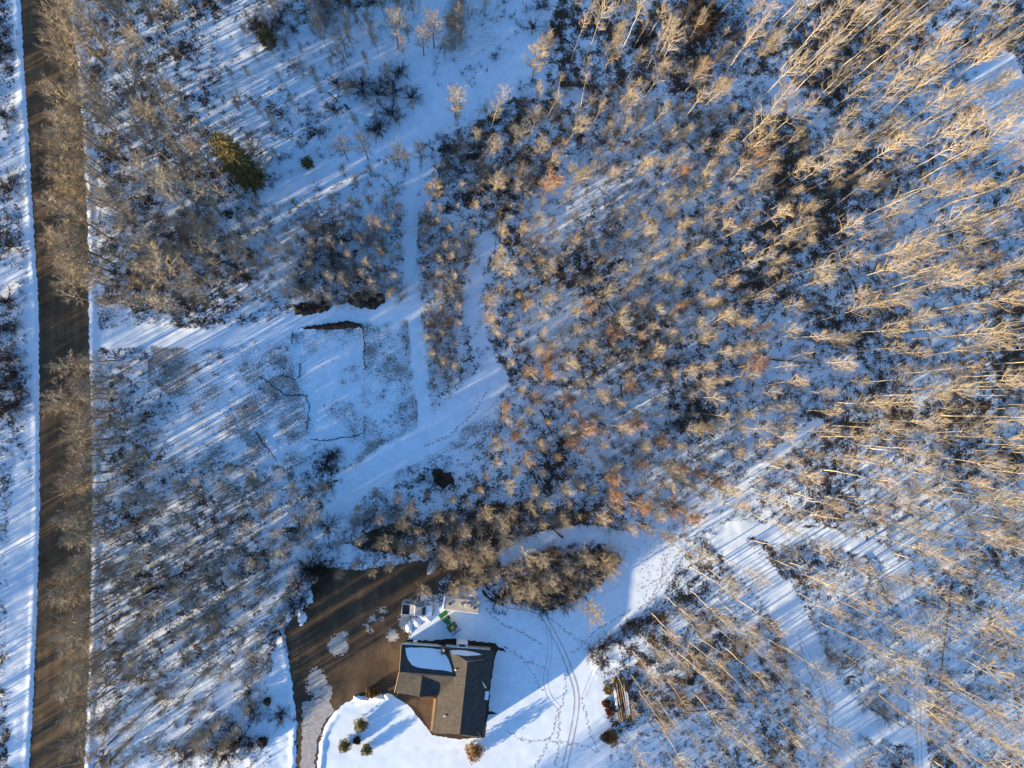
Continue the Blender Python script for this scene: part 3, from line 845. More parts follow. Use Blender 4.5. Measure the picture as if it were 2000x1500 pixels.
# ------------------------------------------------------------------ vehicles
def wheel(parent, c, r, w, ax='y'):
    n = Vector((0, 1, 0)) if ax == 'y' else Vector((1, 0, 0))
    t = MB().cyl(Vector(c) - n * w / 2, Vector(c) + n * w / 2, r, r, 20).build("wheel", MAT['tyre'], parent)
    MB().cyl(Vector(c) - n * (w / 2 + .015), Vector(c) + n * (w / 2 + .015), r * .55, r * .55, 14).build("rim", MAT['rim'], t)
def pickup():
    p, q = G(790, 1187), G(842, 1190)
    ang = math.atan2((q - p).y, (q - p).x)
    t = empty("pickup_truck", G(816, 1188), ang)
    tag(t, "white pickup truck with open dark load bed under the bare tree", "pickup truck")
    S = MB()
    side = [(2.55, .45), (2.62, .75), (2.55, 1.02), (1.45, 1.14), (-.55, 1.16), (-.55, .45)]
    S.prism([Vector((x, -.93, z)) for x, z in side], (0, 1.86, 0))
    S.box((-1.6, 0, .62), (2.1, 1.86, .3), bev=.02)
    for s in (-1, 1): S.box((-1.6, s * .88, .95), (2.1, .10, .56), bev=.03)
    S.box((-2.62, 0, .95), (.09, 1.86, .56), bev=.03)
    S.build("body", MAT['truck'], t)
    C = MB()
    prof = [(1.35, 1.12), (.75, 1.74), (-.42, 1.76), (-.58, 1.14)]
    C.prism([Vector((x, -.80, z)) for x, z in prof], (0, 1.60, 0))
    C.build("cab", MAT['truck'], t)
    rot = Matrix.Rotation(math.atan2(.62, -.6) , 3, 'Y')
    MB().prism([Vector((1.33, -.70, 1.17)), Vector((1.33, .70, 1.17)), Vector((.82, .62, 1.70)), Vector((.82, -.62, 1.70))], (.03, 0, .02)).build("windscreen", MAT['glass'], t)
    for s in (-1, 1): MB().prism([Vector((1.1, s * .81, 1.2)), Vector((.72, s * .81, 1.64)), Vector((-.38, s * .81, 1.66)), Vector((-.46, s * .81, 1.2))], (0, s * .015, 0)).build("side_window", MAT['glass'], t)
    MB().box((-1.6, 0, .79), (2.0, 1.64, .03)).build("bed_liner", MAT['dark'], t)
    MB().box((-.95, 0, 1.0), (.7, 1.6, .4), bev=.03).build("tool_box", MAT['truck'], t)
    for s in (-1, 1):
        MB().box((2.6, s * .72, .82), (.08, .32, .16), bev=.02).build("headlight", MAT['glass'], t)
        MB().box((.95, s * 1.02, 1.25), (.12, .2, .16), bev=.02).build("mirror", MAT['dark'], t)
        for x in (1.65, -1.75): wheel(t, (x, s * .82, .38), .38, .24)
    MB().box((2.68, 0, .55), (.12, 1.84, .2), bev=.03).build("bumper", MAT['steel'], t)
    MB().box((1.95, 0, 1.115), (.95, 1.5, .06), Matrix.Rotation(R(6), 3, 'Y'), .02).build("snow_cover", MAT['snow'], t)
    MB().box((.16, 0, 1.775), (1.0, 1.35, .05), bev=.02).build("snow_cover", MAT['frost'], t)
pickup()
def trailer():
    a_, b_, c_, d_ = G(867, 1165, 2.7), G(938, 1174, 2.7), G(935, 1199, 2.7), G(865, 1191, 2.7)
    ctr = (a_ + b_ + c_ + d_) / 4; e = b_ - a_
    t = empty("travel_trailer", Vector((ctr.x, ctr.y, 0)), math.atan2(e.y, e.x))
    tag(t, "long cream travel trailer with roof vents parked beside the green tractor", "trailer")
    L, W = e.length, (d_ - a_).length
    MB().box((0, 0, 1.6), (L, W, 2.1), bev=.10).build("body", MAT['white'], t)
    MB().box((.1, 0, 2.67), (L - .45, W - .14, .06), bev=.02).build("roof_membrane", MAT['trailer'], t)
    MB().box((-L / 2 + .14, 0, 2.70), (.22, W - .1, .10), bev=.04).build("front_cap", MAT['white'], t)
    MB().box((L / 2 - .1, 0, 2.66), (.16, W - .3, .09), bev=.02).build("rear_cap", MAT['steel'], t)
    for (x, y, m_) in ((-L / 2 + 1.1, 0, 'dark'), (L / 2 - .85, -.15, 'dark'), (-.1, .1, 'trailer')):
        v = MB().box((x, y, 2.76), (.42, .42, .14), bev=.03).build("roof_vent", MAT[m_], t)
    MB().box((1.1, .1, 2.80), (.95, .7, .22), bev=.05).build("air_conditioner", MAT['trailer'], t)
    for x in (-2.0, 0, 1.9):
        for s in (-1, 1): MB().box((x, s * (W / 2 + .005), 1.85), (.9, .03, .55)).build("window", MAT['glass'], t)
    MB().box((.95, -W / 2 - .01, 1.45), (.7, .03, 1.7)).build("door", MAT['trailer'], t)
    for x in (-.25, .55):
        for s in (-1, 1): wheel(t, (x, s * (W / 2 - .2), .36), .36, .22)
    for s in (-1, 1): MB().cyl((-L / 2, s * .5, .55), (-L / 2 - 1.1, 0, .5), .05, .05, 8).build("hitch_bar", MAT['steel'], t)
trailer()
def tractor():
    f, r_ = G(868, 1202), G(889, 1230)
    e = f - r_
    t = empty("tractor", (f + r_) / 2, math.atan2(e.y, e.x))
    tag(t, "small green tractor with front bucket and rear blade on the snowy yard", "tractor")
    MB().box((.75, 0, .95), (1.25, .62, .55), bev=.10).build("hood", MAT['green'], t)
    MB().box((-.2, 0, .6), (2.2, .42, .32), bev=.05).build("chassis", MAT['green'], t)
    for s in (-1, 1):
        MB().box((-.65, s * .58, 1.08), (1.0, .34, .12), bev=.05).build("fender", MAT['green'], t)
        wheel(t, (-.7, s * .62, .55), .55, .34); wheel(t, (.95, s * .52, .34), .34, .22)
        MB().cyl((-.9, s * .48, 1.1), (-1.0, s * .48, 2.0), .04, .04, 8).build("roll_bar_post", MAT['dark'], t)
        MB().cyl((-.1, s * .42, 1.15), (1.5, s * .42, .75), .06, .06, 8).build("loader_arm", MAT['green'], t)
        MB().cyl((1.5, s * .42, .75), (1.75, s * .42, .35), .06, .06, 8).build("loader_arm", MAT['green'], t)
    MB().cyl((-1.0, -.48, 2.0), (-1.0, .48, 2.0), .04, .04, 8).build("roll_bar", MAT['dark'], t)
    s_ = MB().box((-.62, 0, 1.02), (.45, .48, .14), bev=.05).box((-.86, 0, 1.25), (.12, .46, .42), bev=.04).build("seat", MAT['yellow'], t)
    MB().cyl((-.12, 0, 1.32), (-.16, 0, 1.36), .19, .19, 14).build("steering_wheel", MAT['dark'], t)
    MB().cyl((.9, .22, 1.2), (.9, .22, 1.65), .035, .035, 8).build("exhaust", MAT['dark'], t)
    MB().prism([Vector((1.6, -.8, .12)), Vector((2.25, -.8, .1)), Vector((2.2, -.8, .2)), Vector((1.75, -.8, .25)), Vector((1.65, -.8, .62)), Vector((1.58, -.8, .62))], (0, 1.6, 0)).build("bucket", MAT['green'], t)
    MB().cyl((-1.2, 0, .5), (-1.95, 0, .5), .07, .07, 8).build("rear_boom", MAT['steel'], t)
    MB().box((-1.95, 0, .38), (.10, 1.9, .38), bev=.02).build("rear_blade", MAT['steel'], t)
tractor()
def boat():
    a_, b_ = G(838, 1121), G(857, 1080)
    e = b_ - a_
    t = empty("boat", (a_ + b_) / 2, math.atan2(e.y, e.x))
    tag(t, "grey pointed boat under a cover at the top end of the driveway", "boat")
    L = e.length
    def ring(k, z): return [Vector((x * L / 2, w * k, z)) for x, w in ((-1, .30), (-.75, .62), (-.2, .80), (.35, .68), (.75, .36), (1, .02), (.75, -.36), (.35, -.68), (-.2, -.80), (-.75, -.62), (-1, -.30))]
    bm = bmesh.new()
    rings = [ring(.45, .15), ring(1.0, .65), ring(1.04, .75), ring(.5, 1.0)]
    R_ = [[bm.verts.new(p) for p in r_] for r_ in rings]
    n = len(R_[0])
    for q in range(len(R_) - 1):
        for i in range(n): bm.faces.new((R_[q][i], R_[q][(i + 1) % n], R_[q + 1][(i + 1) % n], R_[q + 1][i]))
    bm.faces.new(R_[0]); bm.faces.new(R_[-1])
    bmesh.ops.recalc_face_normals(bm, faces=bm.faces)
    me = bpy.data.meshes.new("cover"); bm.to_mesh(me); bm.free(); me.materials.append(MAT['boat'])
    obj("hull_and_cover", me, t)
    MB().box((-L / 2 - .12, 0, .75), (.3, .35, .7), bev=.06).build("outboard_motor", MAT['dark'], t)
    MB().cyl((-L * .45, 0, 1.0), (L * .45, 0, .98), .05, .04, 8).build("ridge_pole", MAT['white'], t)
    for x in (-.8, .9): MB().box((x, 0, .08), (.15, 1.3, .25)).build("cradle", MAT['steel'], t)
boat()

# ------------------------------------------------------------------ log pile
lp = empty("log_pile", G(1211, 1366), 0)
tag(lp, "stack of long bark covered logs partly under snow at the yard's wooded edge", "log pile")
rl = random.Random(12)
A0, A1, B0, B1 = G(1196, 1326), G(1222, 1326), G(1208, 1404), G(1236, 1404)
for k in range(13):
    t_ = k / 12 if k < 8 else (k - 8 + .7) / 6.2
    tt = k / 7 if k < 8 else (k - 8 + .5) / 6
    zz = .2 if k < 8 else .5
    p = A0.lerp(A1, tt) + Vector((rl.uniform(-.1, .1), rl.uniform(-.5, .6), zz)) - lp.location
    q = B0.lerp(B1, tt) + Vector((rl.uniform(-.1, .1), rl.uniform(-.6, .5), zz)) - lp.location
    m_ = MB(); r0 = rl.uniform(.13, .2)
    prev = p; 
    for s in range(1, 4):
        nx3 = p.lerp(q, s / 3) + (Vector((rl.uniform(-.06, .06), 0, 0)) if s < 3 else Vector())
        m_.cyl(prev, nx3, r0, r0 * .94, 8); r0 *= .94; prev = nx3
    l_ = m_.build("log", MAT['log'], lp)
for k, (x0, x1, y0, y1) in enumerate([(1216, 1224, 1345, 1392), (1196, 1201, 1338, 1380)]):
    P = [G(x, y) - lp.location for x, y in jag([(x0, y0), (x1, y0 + 4), (x1 + 5, y1), (x0 + 6, y1 + 4)], 1.2, 5, seed=k)]
    MB().prism([v + Vector((0, 0, .42)) for v in P], (0, 0, .22)).build("snow_cover", MAT['snow'], lp)

# ------------------------------------------------------------------ plant geometry
class Tree:
    def __init__(s): s.v = []; s.f = []; s.m = []
    def seg(s, p0, p1, r0, r1, n=3, mi=0, tip=False):
        d_ = p1 - p0
        L = d_.length
        if L < 1e-4: return
        d_ = d_ / L
        a = d_.cross(Vector((0, 0, 1)) if abs(d_.z) < .9 else Vector((1, 0, 0))).normalized()
        b = d_.cross(a)
        i0 = len(s.v)
        for k in range(n):
            t = 2 * math.pi * k / n
            s.v.append(p0 + (a * math.cos(t) + b * math.sin(t)) * r0)
        if tip:
            s.v.append(p1)
            for k in range(n): s.f.append((i0 + k, i0 + (k + 1) % n, i0 + n)); s.m.append(mi)
        else:
            for k in range(n):
                t = 2 * math.pi * k / n
                s.v.append(p1 + (a * math.cos(t) + b * math.sin(t)) * r1)
            for k in range(n):
                s.f.append((i0 + k, i0 + (k + 1) % n, i0 + n + (k + 1) % n, i0 + n + k)); s.m.append(mi)
    def line(s, pts, r0, r1, n=3, mi=0, tip=True):
        k = len(pts) - 1
        for i in range(k):
            ra = r0 + (r1 - r0) * i / k; rb = r0 + (r1 - r0) * (i + 1) / k
            s.seg(pts[i], pts[i + 1], ra, rb, n, mi, tip and i == k - 1)
    def mesh(s, name, mats, smooth=False):
        return mesh_np(name, [tuple(v) for v in s.v], s.f, mats, s.m, smooth)

def rdir(r, az, el): return Vector((math.cos(az) * math.cos(el), math.sin(az) * math.cos(el), math.sin(el)))

def bend(r, p, d_, L, n, up_, wob):
    pts = [p.copy()]; d_ = d_.normalized()
    for i in range(n):
        d_ = (d_ + Vector((r.uniform(-wob, wob), r.uniform(-wob, wob), up_ + r.uniform(-wob, wob) * .5))).normalized()
        pts.append(pts[-1] + d_ * (L / n))
    return pts

def lerp_pts(pts, u):
    x = u * (len(pts) - 1); i = min(int(x), len(pts) - 2)
    return pts[i].lerp(pts[i + 1], x - i), (pts[i + 1] - pts[i]).normalized()

def make_tree(seed, H, cb, cr, nprim, nsec, ntw, el=(35, 60), tw=(.5, 1.1), trunk_r=.16, wob=.05, top=1.0, twr=.016, up_=.12, fork=False, minr=.035):
    """trunk mesh data and crown mesh data for a bare tree"""
    r = random.Random(seed)
    T, C = Tree(), Tree()
    pts = [Vector((0, 0, -.4))]
    lean = Vector((r.uniform(-.03, .03), r.uniform(-.03, .03), 0))
    n = 9
    wx = wy = 0
    for i in range(1, n + 1):
        wx += r.uniform(-wob, wob) * H / n; wy += r.uniform(-wob, wob) * H / n
        pts.append(Vector((wx, wy, H * i / n)) + lean * H * i / n)
    T.line(pts[:-1], trunk_r, trunk_r * .30, 6, 0, False)
    C.line(pts[-2:], trunk_r * .28, .02, 4, 0)
    az = r.uniform(0, 6.28)
    for k in range(nprim):
        u = cb + (0.97 - cb) * (k + r.uniform(-.3, .3)) / nprim
        p, dt = lerp_pts(pts, max(.05, u) * H / (H + .4) + .02)
        v = (u - cb) / (1 - cb)
        prof = max(.22, math.sin(math.pi * min(1, .18 + .80 * v)) ** .7) if top >= 1 else max(.25, 1 - .75 * v)
        az += 2.4 + r.uniform(-.5, .5)
        L = cr * prof * r.uniform(.7, 1.2)
        e = R(r.uniform(*el) + 12 * v)
        rr = trunk_r * .42 * (1 - .55 * v) * (L / cr) ** .5
        pr = bend(r, p, rdir(r, az, e), L * 1.15, 4, up_, .16)
        C.line(pr, max(rr, minr), .016, 4, 0)
        for q in range(nsec):
            w = .25 + .75 * (q + r.random() * .8) / nsec
            sp, sd = lerp_pts(pr, min(w, .99))
            a2 = r.uniform(0, 6.28)
            side = sd.cross(rdir(r, a2, 0)).normalized()
            sd2 = (sd * .75 + side * r.uniform(.5, 1.0) + Vector((0, 0, .25))).normalized()
            L2 = L * r.uniform(.28, .5) * (1.15 - .5 * w)
            se = bend(r, sp, sd2, L2, 2, .12, .2)
            C.line(se, max(rr * .4, .018), .011, 3, 1)
            for j in range(ntw):
                tp, td = lerp_pts(se, min(.99, .2 + .8 * (j + r.random()) / ntw))
                side = td.cross(rdir(r, r.uniform(0, 6.28), r.uniform(-1, 1))).normalized()
                d3 = (td * .7 + side * r.uniform(.4, 1.0) + Vector((0, 0, .3))).normalized()
                C.seg(tp, tp + d3 * r.uniform(*tw), twr, 0, 3, 1, True)
    return T, C

def make_shrub(seed, H, rad, stems, nsec, ntw, tw=(.3, .7), r0=.03, twr=.013, el=(40, 80)):
    r = random.Random(seed); C = Tree()
    for k in range(stems):
        az = r.uniform(0, 6.28); p = Vector((r.uniform(-.3, .3) * rad * .5, r.uniform(-.3, .3) * rad * .5, -.1))
        e = R(r.uniform(*el)); L = H * r.uniform(.6, 1.05) / max(.6, math.sin(e))
        pr = bend(r, p, rdir(r, az, e), L, 3, .03, .14)
        C.line(pr, r0, .012, 3, 0)
        for q in range(nsec):
            sp, sd = lerp_pts(pr, min(.99, .3 + .7 * (q + r.random()) / nsec))
            side = sd.cross(rdir(r, r.uniform(0, 6.28), 0)).normalized()
            se = bend(r, sp, sd * .8 + side * r.uniform(.4, .9), L * r.uniform(.2, .38), 1, .1, .2)
            C.line(se, r0 * .5, .01, 3, 1)
            for j in range(ntw):
                tp, td = lerp_pts(se, r.random() * .98)
                side = td.cross(rdir(r, r.uniform(0, 6.28), r.uniform(-1, 1))).normalized()
                C.seg(tp, tp + (td * .8 + side * r.uniform(.3, .9)).normalized() * r.uniform(*tw), twr, 0, 3, 1, True)
    return C

TW = [('twig_straw', 'golden'), ('twig_grey', 'greyish'), ('twig_rose', 'rosy')]
protos = {}
def add_proto(kind, seed, tint, bark, H, **kw):
    T, C = make_tree(seed, H, **kw)
    t = T.mesh("trunk", [MAT[bark]], True)
    c = C.mesh("crown", [MAT[bark], MAT[TW[tint][0] if isinstance(tint, int) else tint]])
    protos.setdefault(kind, []).append((t, c, H, tint))
for i in range(8):
    add_proto('aspen', 100 + i, [0, 1, 0, 0, 1, 2, 1, 0][i], 'bark_pale', 18, cb=[.56, .66, .50, .60, .54, .70, .44, .62][i], cr=[2.9, 2.1, 3.4, 2.5, 3.0, 1.8, 2.3, 3.2][i], nprim=[20, 15, 23, 18, 22, 13, 24, 17][i], nsec=6, ntw=5, el=(30, 55), tw=(.4, .95), trunk_r=.118, wob=.07, twr=.0125, minr=.03)
for i in range(4):
    add_proto('poplar', 200 + i, [0, 1, 0, 0][i], 'bark_tan', 13, cb=[.30, .25, .35, .28][i], cr=[3.2, 2.7, 3.6, 2.9][i], nprim=28, nsec=8, ntw=6, el=(25, 50), tw=(.4, .95), trunk_r=.17, wob=.06, twr=.017)
for i in range(8):
    add_proto('young', 300 + i, [1, 0, 1, 1, 0, 2, 1, 1][i], 'bark_pale' if i % 2 else 'bark_tan', 9, cb=[.30, .25, .38, .2, .33, .28, .42, .22][i], cr=[2.3, 1.9, 2.8, 1.6, 2.5, 2.0, 2.4, 2.0][i], nprim=[30, 24, 34, 22, 28, 30, 20, 36][i], nsec=6, ntw=5, el=(46, 78), tw=(.3, .8), trunk_r=.08, wob=.09, twr=.0095, minr=.018, up_=.06)
for i in range(3):
    add_proto('birch', 400 + i, 'twig_orange', 'bark_pale', 8, cb=.32, cr=[2.5, 2.2, 2.8][i], nprim=34, nsec=8, ntw=7, el=(28, 66), tw=(.3, .65), trunk_r=.09, wob=.09, twr=.014, minr=.02, up_=.06)
shrub_p = []
for i in range(4):
    C = make_shrub(500 + i, 3.2, 1.4, [16, 20, 14, 18][i], 6, 6)
    shrub_p.append((C.mesh("willow_shrub", [MAT['bark_tan'], MAT[['twig_grey', 'twig_rose', 'twig_dark', 'twig_grey'][i]]]), ['greyish', 'rosy', 'dark', 'greyish'][i]))
dark_p = []
for i in range(3):
    C = make_shrub(520 + i, 1.6, 1.2, 26, 6, 5, tw=(.2, .5), r0=.03, twr=.022, el=(15, 85))
    dark_p.append(C.mesh("dark_shrub", [MAT['bark_dark'], MAT['twig_dark']]))
sap_p = []
for i in range(4):
    C = make_shrub(540 + i, 3.6, .5, [2, 3, 2, 4][i], 8, 4, tw=(.25, .6), r0=.028, twr=.012, el=(72, 88))
    sap_p.append(C.mesh("sapling", [MAT['bark_pale'], MAT[['twig_grey', 'twig_straw', 'twig_rose', 'twig_grey'][i]]]))

# ------------------------------------------------------------------ planting plan
def region(cx, cy):
    v = "upper" if cy < 500 else ("middle" if cy < 1000 else "lower")
    h_ = "left" if cx < 667 else ("centre" if cx < 1333 else "right")
    return v, h_
def where(cx, cy):
    if cx < 235: return "by the road"
    if cx < 560: return "in left woods"
    if cx < 1000 and cy > 980: return "above house"
    if cx < 1000: return "near straight trail"
    if cx < 1230 and cy > 1040: return "on brushy island"
    return "in right woods"
used_labels = set()
ONES = "zero one two three four five six seven eight nine ten eleven twelve thirteen fourteen fifteen sixteen seventeen eighteen nineteen".split()
TENS = "x x twenty thirty forty fifty sixty seventy eighty ninety".split()
def words(v):
    v = int(min(99, max(1, round(v))))
    return ONES[v] if v < 20 else TENS[v // 10] + ("-" + ONES[v % 10] if v % 10 else "")
def pos_phrase(cx, cy):
    return f"{words(cx / 20)} percent across, {words(cy / 15)} down"
def unique(lab_fn, cx, cy):
    for dx, dy in [(0, 0)] + [(a * 11, b * 8) for a in (-1, 0, 1) for b in (-1, 0, 1)] + [(a * 21, b * 16) for a in (-1, 0, 1) for b in (-1, 0, 1)]:
        l = lab_fn(cx + dx, cy + dy)
        if l not in used_labels:
            used_labels.add(l); return l
    for extra in ("bare ", "winter-bare ", "leafless ", "slim ", "wispy ", "upright ", "straight ", "lone ", "delicate ", "thin-stemmed "):
        l = extra + lab_fn(cx, cy)
        if l not in used_labels: break
    used_labels.add(l); return l

plants = []      # dicts: kind, x, y, s (scale), h
rp = random.Random(99)
def px_free(px, py):
    a1, b1 = np.array([px]), np.array([py])
    if inside(a1, b1, road_poly)[0] or inside(a1, b1, drive_poly)[0]: return False
    if 760 < px < 990 and 1235 < py < 1460: return False
    if 780 < px < 950 and 1160 < py < 1240: return False
    if 1180 < px < 1245 and 1315 < py < 1415: return False
    for pl, hw, s in trails:
        if dist_line(a1, b1, pl)[0] < hw + 3: return False
    for poly, l, g_ in open_polys:
        if l < 0.26 and inside(a1, b1, poly)[0]: return False
    if dist_line(a1, b1, road_L)[0] < 9 or dist_line(a1, b1, road_R)[0] < 9: return False
    return True

class Grid:
    def __init__(s): s.c = {}
    def ok(s, x, y, d_):
        i, j = int(x // 4), int(y // 4)
        for a_ in range(i - 2, i + 3):
            for b_ in range(j - 2, j + 3):
                for (u, v) in s.c.get((a_, b_), ()):
                    if (u - x) ** 2 + (v - y) ** 2 < d_ * d_: return False
        return True
    def add(s, x, y): s.c.setdefault((int(x // 4), int(y // 4)), []).append((x, y))
grid = Grid()
def plant(kind, px, py, h, lean=None, force=False, d_=2.0, proto=None):
    if not force and not px_free(px, py): return False
    p = G(px, py)
    if not force and not grid.ok(p.x, p.y, d_): return False
    grid.add(p.x, p.y)
    plants.append(dict(kind=kind, x=p.x, y=p.y, h=h, lean=lean, px=px, py=py, proto=proto))
    return True
def crown_at(kind, cx, cy, h, frac=.75, **kw):
    """plant so that the crown's middle shows at photo pixel cx, cy"""
    p = G(cx, cy, h * frac)
    px, py = to_px((p.x, p.y, 0))
    plant(kind, px, py, h, force=True, **kw)

# trees that stand out one by one: crown middle, height
for cx, cy, h in [(1232, 755, 9), (1112, 862, 8.5), (1150, 835, 10), (1243, 828, 8.5), (1288, 858, 8), (1330, 905, 8), (1360, 925, 8), (1390, 935, 9), (1198, 935, 9), (1245, 905, 7.5), (1195, 972, 9),
                  (1250, 990, 9), (1312, 990, 9.5), (1345, 1005, 9), (1050, 780, 7), (1100, 778, 8), (1070, 700, 9), (1075, 725, 8), (1190, 655, 9), (985, 795, 6), (1005, 850, 6), (1150, 595, 7)]:
    crown_at('birch', cx, cy, h, .7)
for cx, cy, h in [(668, 75, 9), (770, 45, 11), (845, 45, 11), (825, 70, 9), (672, 95, 8), (890, 190, 11), (895, 215, 8), (668, 285, 9), (710, 285, 9), (775, 300, 9), (795, 305, 8), (820, 300, 8), (615, 150, 8), (530, 230, 8), (500, 205, 8),
                  (970, 355, 9), (850, 372, 9), (930, 400, 7), (735, 432, 8), (838, 365, 7), (1058, 278, 9), (1020, 320, 8), (480, 445, 8), (1050, 110, 12), (1068, 90, 11), (575, 400, 6), (622, 400, 7), (665, 445, 6)]:
    crown_at('young' if h < 9 else 'poplar', cx, cy, h, .72, proto=None)
for cx, cy, h in [(1140, 50, 14), (1175, 25, 17), (1250, 20, 19), (1310, 55, 17), (1325, 75, 16), (1155, 160, 12), (1230, 160, 12), (1500, 30, 19), (1600, 55, 20), (1680, 20, 21), (1720, 60, 20), (1780, 130, 20), (1830, 90, 21), (1920, 120, 20), (1840, 200, 22),
                  (1560, 215, 20), (1500, 230, 20), (1480, 270, 18), (1450, 340, 16), (1400, 165, 15), (1370, 190, 15), (1620, 90, 18), (1905, 300, 20), (1470, 75, 18), (1545, 130, 18)]:
    crown_at('aspen', cx, cy, h, .82)
# broad trees round the drive, house and island
for cx, cy, h in [(662, 1118, 6), (695, 1100, 6), (725, 1110, 6.5), (762, 1108, 6), (945, 1075, 9), (905, 1085, 8), (925, 1105, 9), (880, 1095, 8), (960, 1090, 7), (828, 1155, 7), (910, 1140, 9), (890, 1150, 8), (935, 1130, 8),
                  (980, 1020, 10), (985, 1050, 9), (905, 1040, 8), (950, 1000, 9), (1075, 1125, 9), (1040, 1150, 8), (1010, 1160, 7), (1110, 1110, 8), (870, 1075, 7), (1160, 1190, 11), (1185, 1100, 10), (1000, 1000, 8), (740, 1010, 7), (790, 1020, 7), (850, 1010, 7),
                  (1060, 1085, 8), (1140, 1090, 9), (965, 1120, 8)]:
    crown_at('poplar', cx, cy, h, .68)
# row along the road
for y0, y1, st in ((-30, 570, 17), (700, 1400, 14)):
    y = y0
    while y < y1:
        plant('poplar' if rp.random() < .7 else 'aspen', 197 + rp.uniform(-3, 42), y + rp.uniform(-5, 5), rp.uniform(11, 15.5) if y < 600 else rp.uniform(9, 13), force=True)
        y += st
# big poplars hanging over the road
for cx, cy, h in [(128, 60, 14), (122, 180, 14), (120, 250, 13), (125, 335, 13), (130, 375, 12), (125, 475, 13), (135, 520, 13), (118, 780, 12), (145, 745, 9), (150, 880, 10), (135, 1010, 12), (140, 1050, 12), (125, 1160, 13), (130, 1240, 14), (120, 1330, 13), (150, 1300, 13), (150, 1110, 12), (150, 930, 11)]:
    crown_at('poplar', cx + 14, cy, h, .70)

def scatter(poly, n, kind_fn, dmin):
    xs = [p[0] for p in poly]; ys = [p[1] for p in poly]
    got = 0
    for _ in range(n):
        px, py = rp.uniform(min(xs), max(xs)), rp.uniform(min(ys), max(ys))
        if not inside(np.array([px]), np.array([py]), poly)[0]: continue
        k, h = kind_fn(px, py)
        if k and rp.random() < .65:
            w_ = G(px, py); cx, cy = to_px((w_.x, w_.y, h * .75))
            a1, b1 = np.array([cx]), np.array([cy])
            if any(dist_line(a1, b1, pl)[0] < hw * .9 + 4 for pl, hw, s_ in trails) or any(l < .13 and inside(a1, b1, q)[0] for q, l, g_ in open_polys): continue
        if k and plant(k, px, py, h, d_=dmin): got += 1
    return got
def east(px, py):
    dens = fbm(np.array([px / 120.]), np.array([py / 120. + 9]), 2)[0]
    if py < 330 and px < 1480:
        if rp.random() < .55: return None, 0
        return rp.choice(['aspen', 'young', 'young']), rp.uniform(7, 13)
    if py < 300:
        if rp.random() < .45: return None, 0
        return 'aspen', rp.uniform(14, 21)
    if py > 1040:
        if px < 1560 and 1190 < py < 1420 and rp.random() < .3: return 'aspen', rp.uniform(11, 16)
        if rp.random() < .4: return None, 0
        return 'aspen', rp.uniform(13, 19)
    t = np.clip((px - 1250) / 550, 0, 1)
    h = 8.6 + 11.4 * t + rp.uniform(-3.6, 3.0)
    if h < 11.8: return ('young' if rp.random() < .975 else 'birch'), max(5.5, h)
    if rp.random() < .12: return 'young', rp.uniform(7, 11)
    if rp.random() < .15 + .3 * (dens < .35): return None, 0
    return 'aspen', h
eastpoly = [(1085, 100), (1090, -60), (2060, -60), (2060, 1560), (1190, 1560), (1195, 1420), (1245, 1400), (1180, 1300), (1240, 1215), (1330, 1080), (1200, 1035), (1000, 1060), (900, 1000), (960, 870), (1000, 740), (945, 620), (960, 480), (1000, 380), (880, 260), (1040, 190)]
scatter([(1000, 380), (1250, 300), (1480, 330), (1500, 900), (1300, 1000), (1000, 1000), (960, 870), (1000, 740), (945, 620), (960, 480)], 1900, east, 2.25)
scatter(eastpoly, 5200, east, 2.65)
def nwest(px, py):
    return rp.choice(['poplar', 'aspen', 'aspen', 'young']), rp.uniform(10, 16)
scatter([(205, -60), (470, -60), (400, 90), (330, 160), (400, 240), (470, 360), (520, 420), (480, 560), (400, 610), (205, 600)], 900, nwest, 2.6)
def midn(px, py):
    return ('young', rp.uniform(4.5, 7.5))
scatter([(480, 420), (790, 380), (790, 590), (560, 600), (470, 600)], 420, midn, 1.8)
scatter([(820, 340), (960, 400), (955, 460), (900, 520), (895, 640), (885, 770), (850, 785), (820, 560)], 260, lambda a, b: ('young', rp.uniform(3.8, 6.5)), 2.0)
scatter([(460, 380), (560, 280), (700, 330), (780, 300), (790, 380), (600, 420)], 60, lambda a, b: ('young', rp.uniform(5, 8)), 2.6)
def swest(px, py):
    if py > 1300 and rp.random() < .75: return None, 0
    if py < 900 and px > 330: return None, 0
    if rp.random() < .25: return 'poplar', rp.uniform(6, 9.5)
    if rp.random() < .6: return 'young', rp.uniform(6, 10)
    return 'aspen', rp.uniform(9, 12.5)
scatter([(205, 705), (300, 720), (330, 900), (600, 905), (690, 980), (640, 1060), (600, 1120), (550, 1230), (540, 1420), (205, 1480)], 2300, swest, 1.9)
scatter([(205, 380), (480, 420), (480, 570), (400, 615), (205, 600)], 300, lambda a, b: (rp.choice(['poplar', 'young']), rp.uniform(7, 11)), 2.2)
scatter([(640, 1000), (720, 950), (880, 960), (960, 990), (960, 1060), (850, 1075), (640, 1060)], 120, lambda a, b: (rp.choice(['poplar', 'young']), rp.uniform(5.5, 8)), 2.3)
scatter([(500, -60), (1060, -60), (1050, 20), (760, 60), (600, 80), (500, 30)], 130, lambda a, b: ('young', rp.uniform(5, 9)), 2.0)
scatter([(620, 60), (760, 60), (900, 60), (905, 110), (880, 130), (620, 100)], 40, lambda a, b: ('young', rp.uniform(5, 8)), 1.6)
scatter([(470, 40), (700, 60), (800, 150), (830, 330), (700, 330), (520, 370), (440, 230)], 70, lambda a, b: ('young', rp.uniform(4, 7.5)), 2.4)

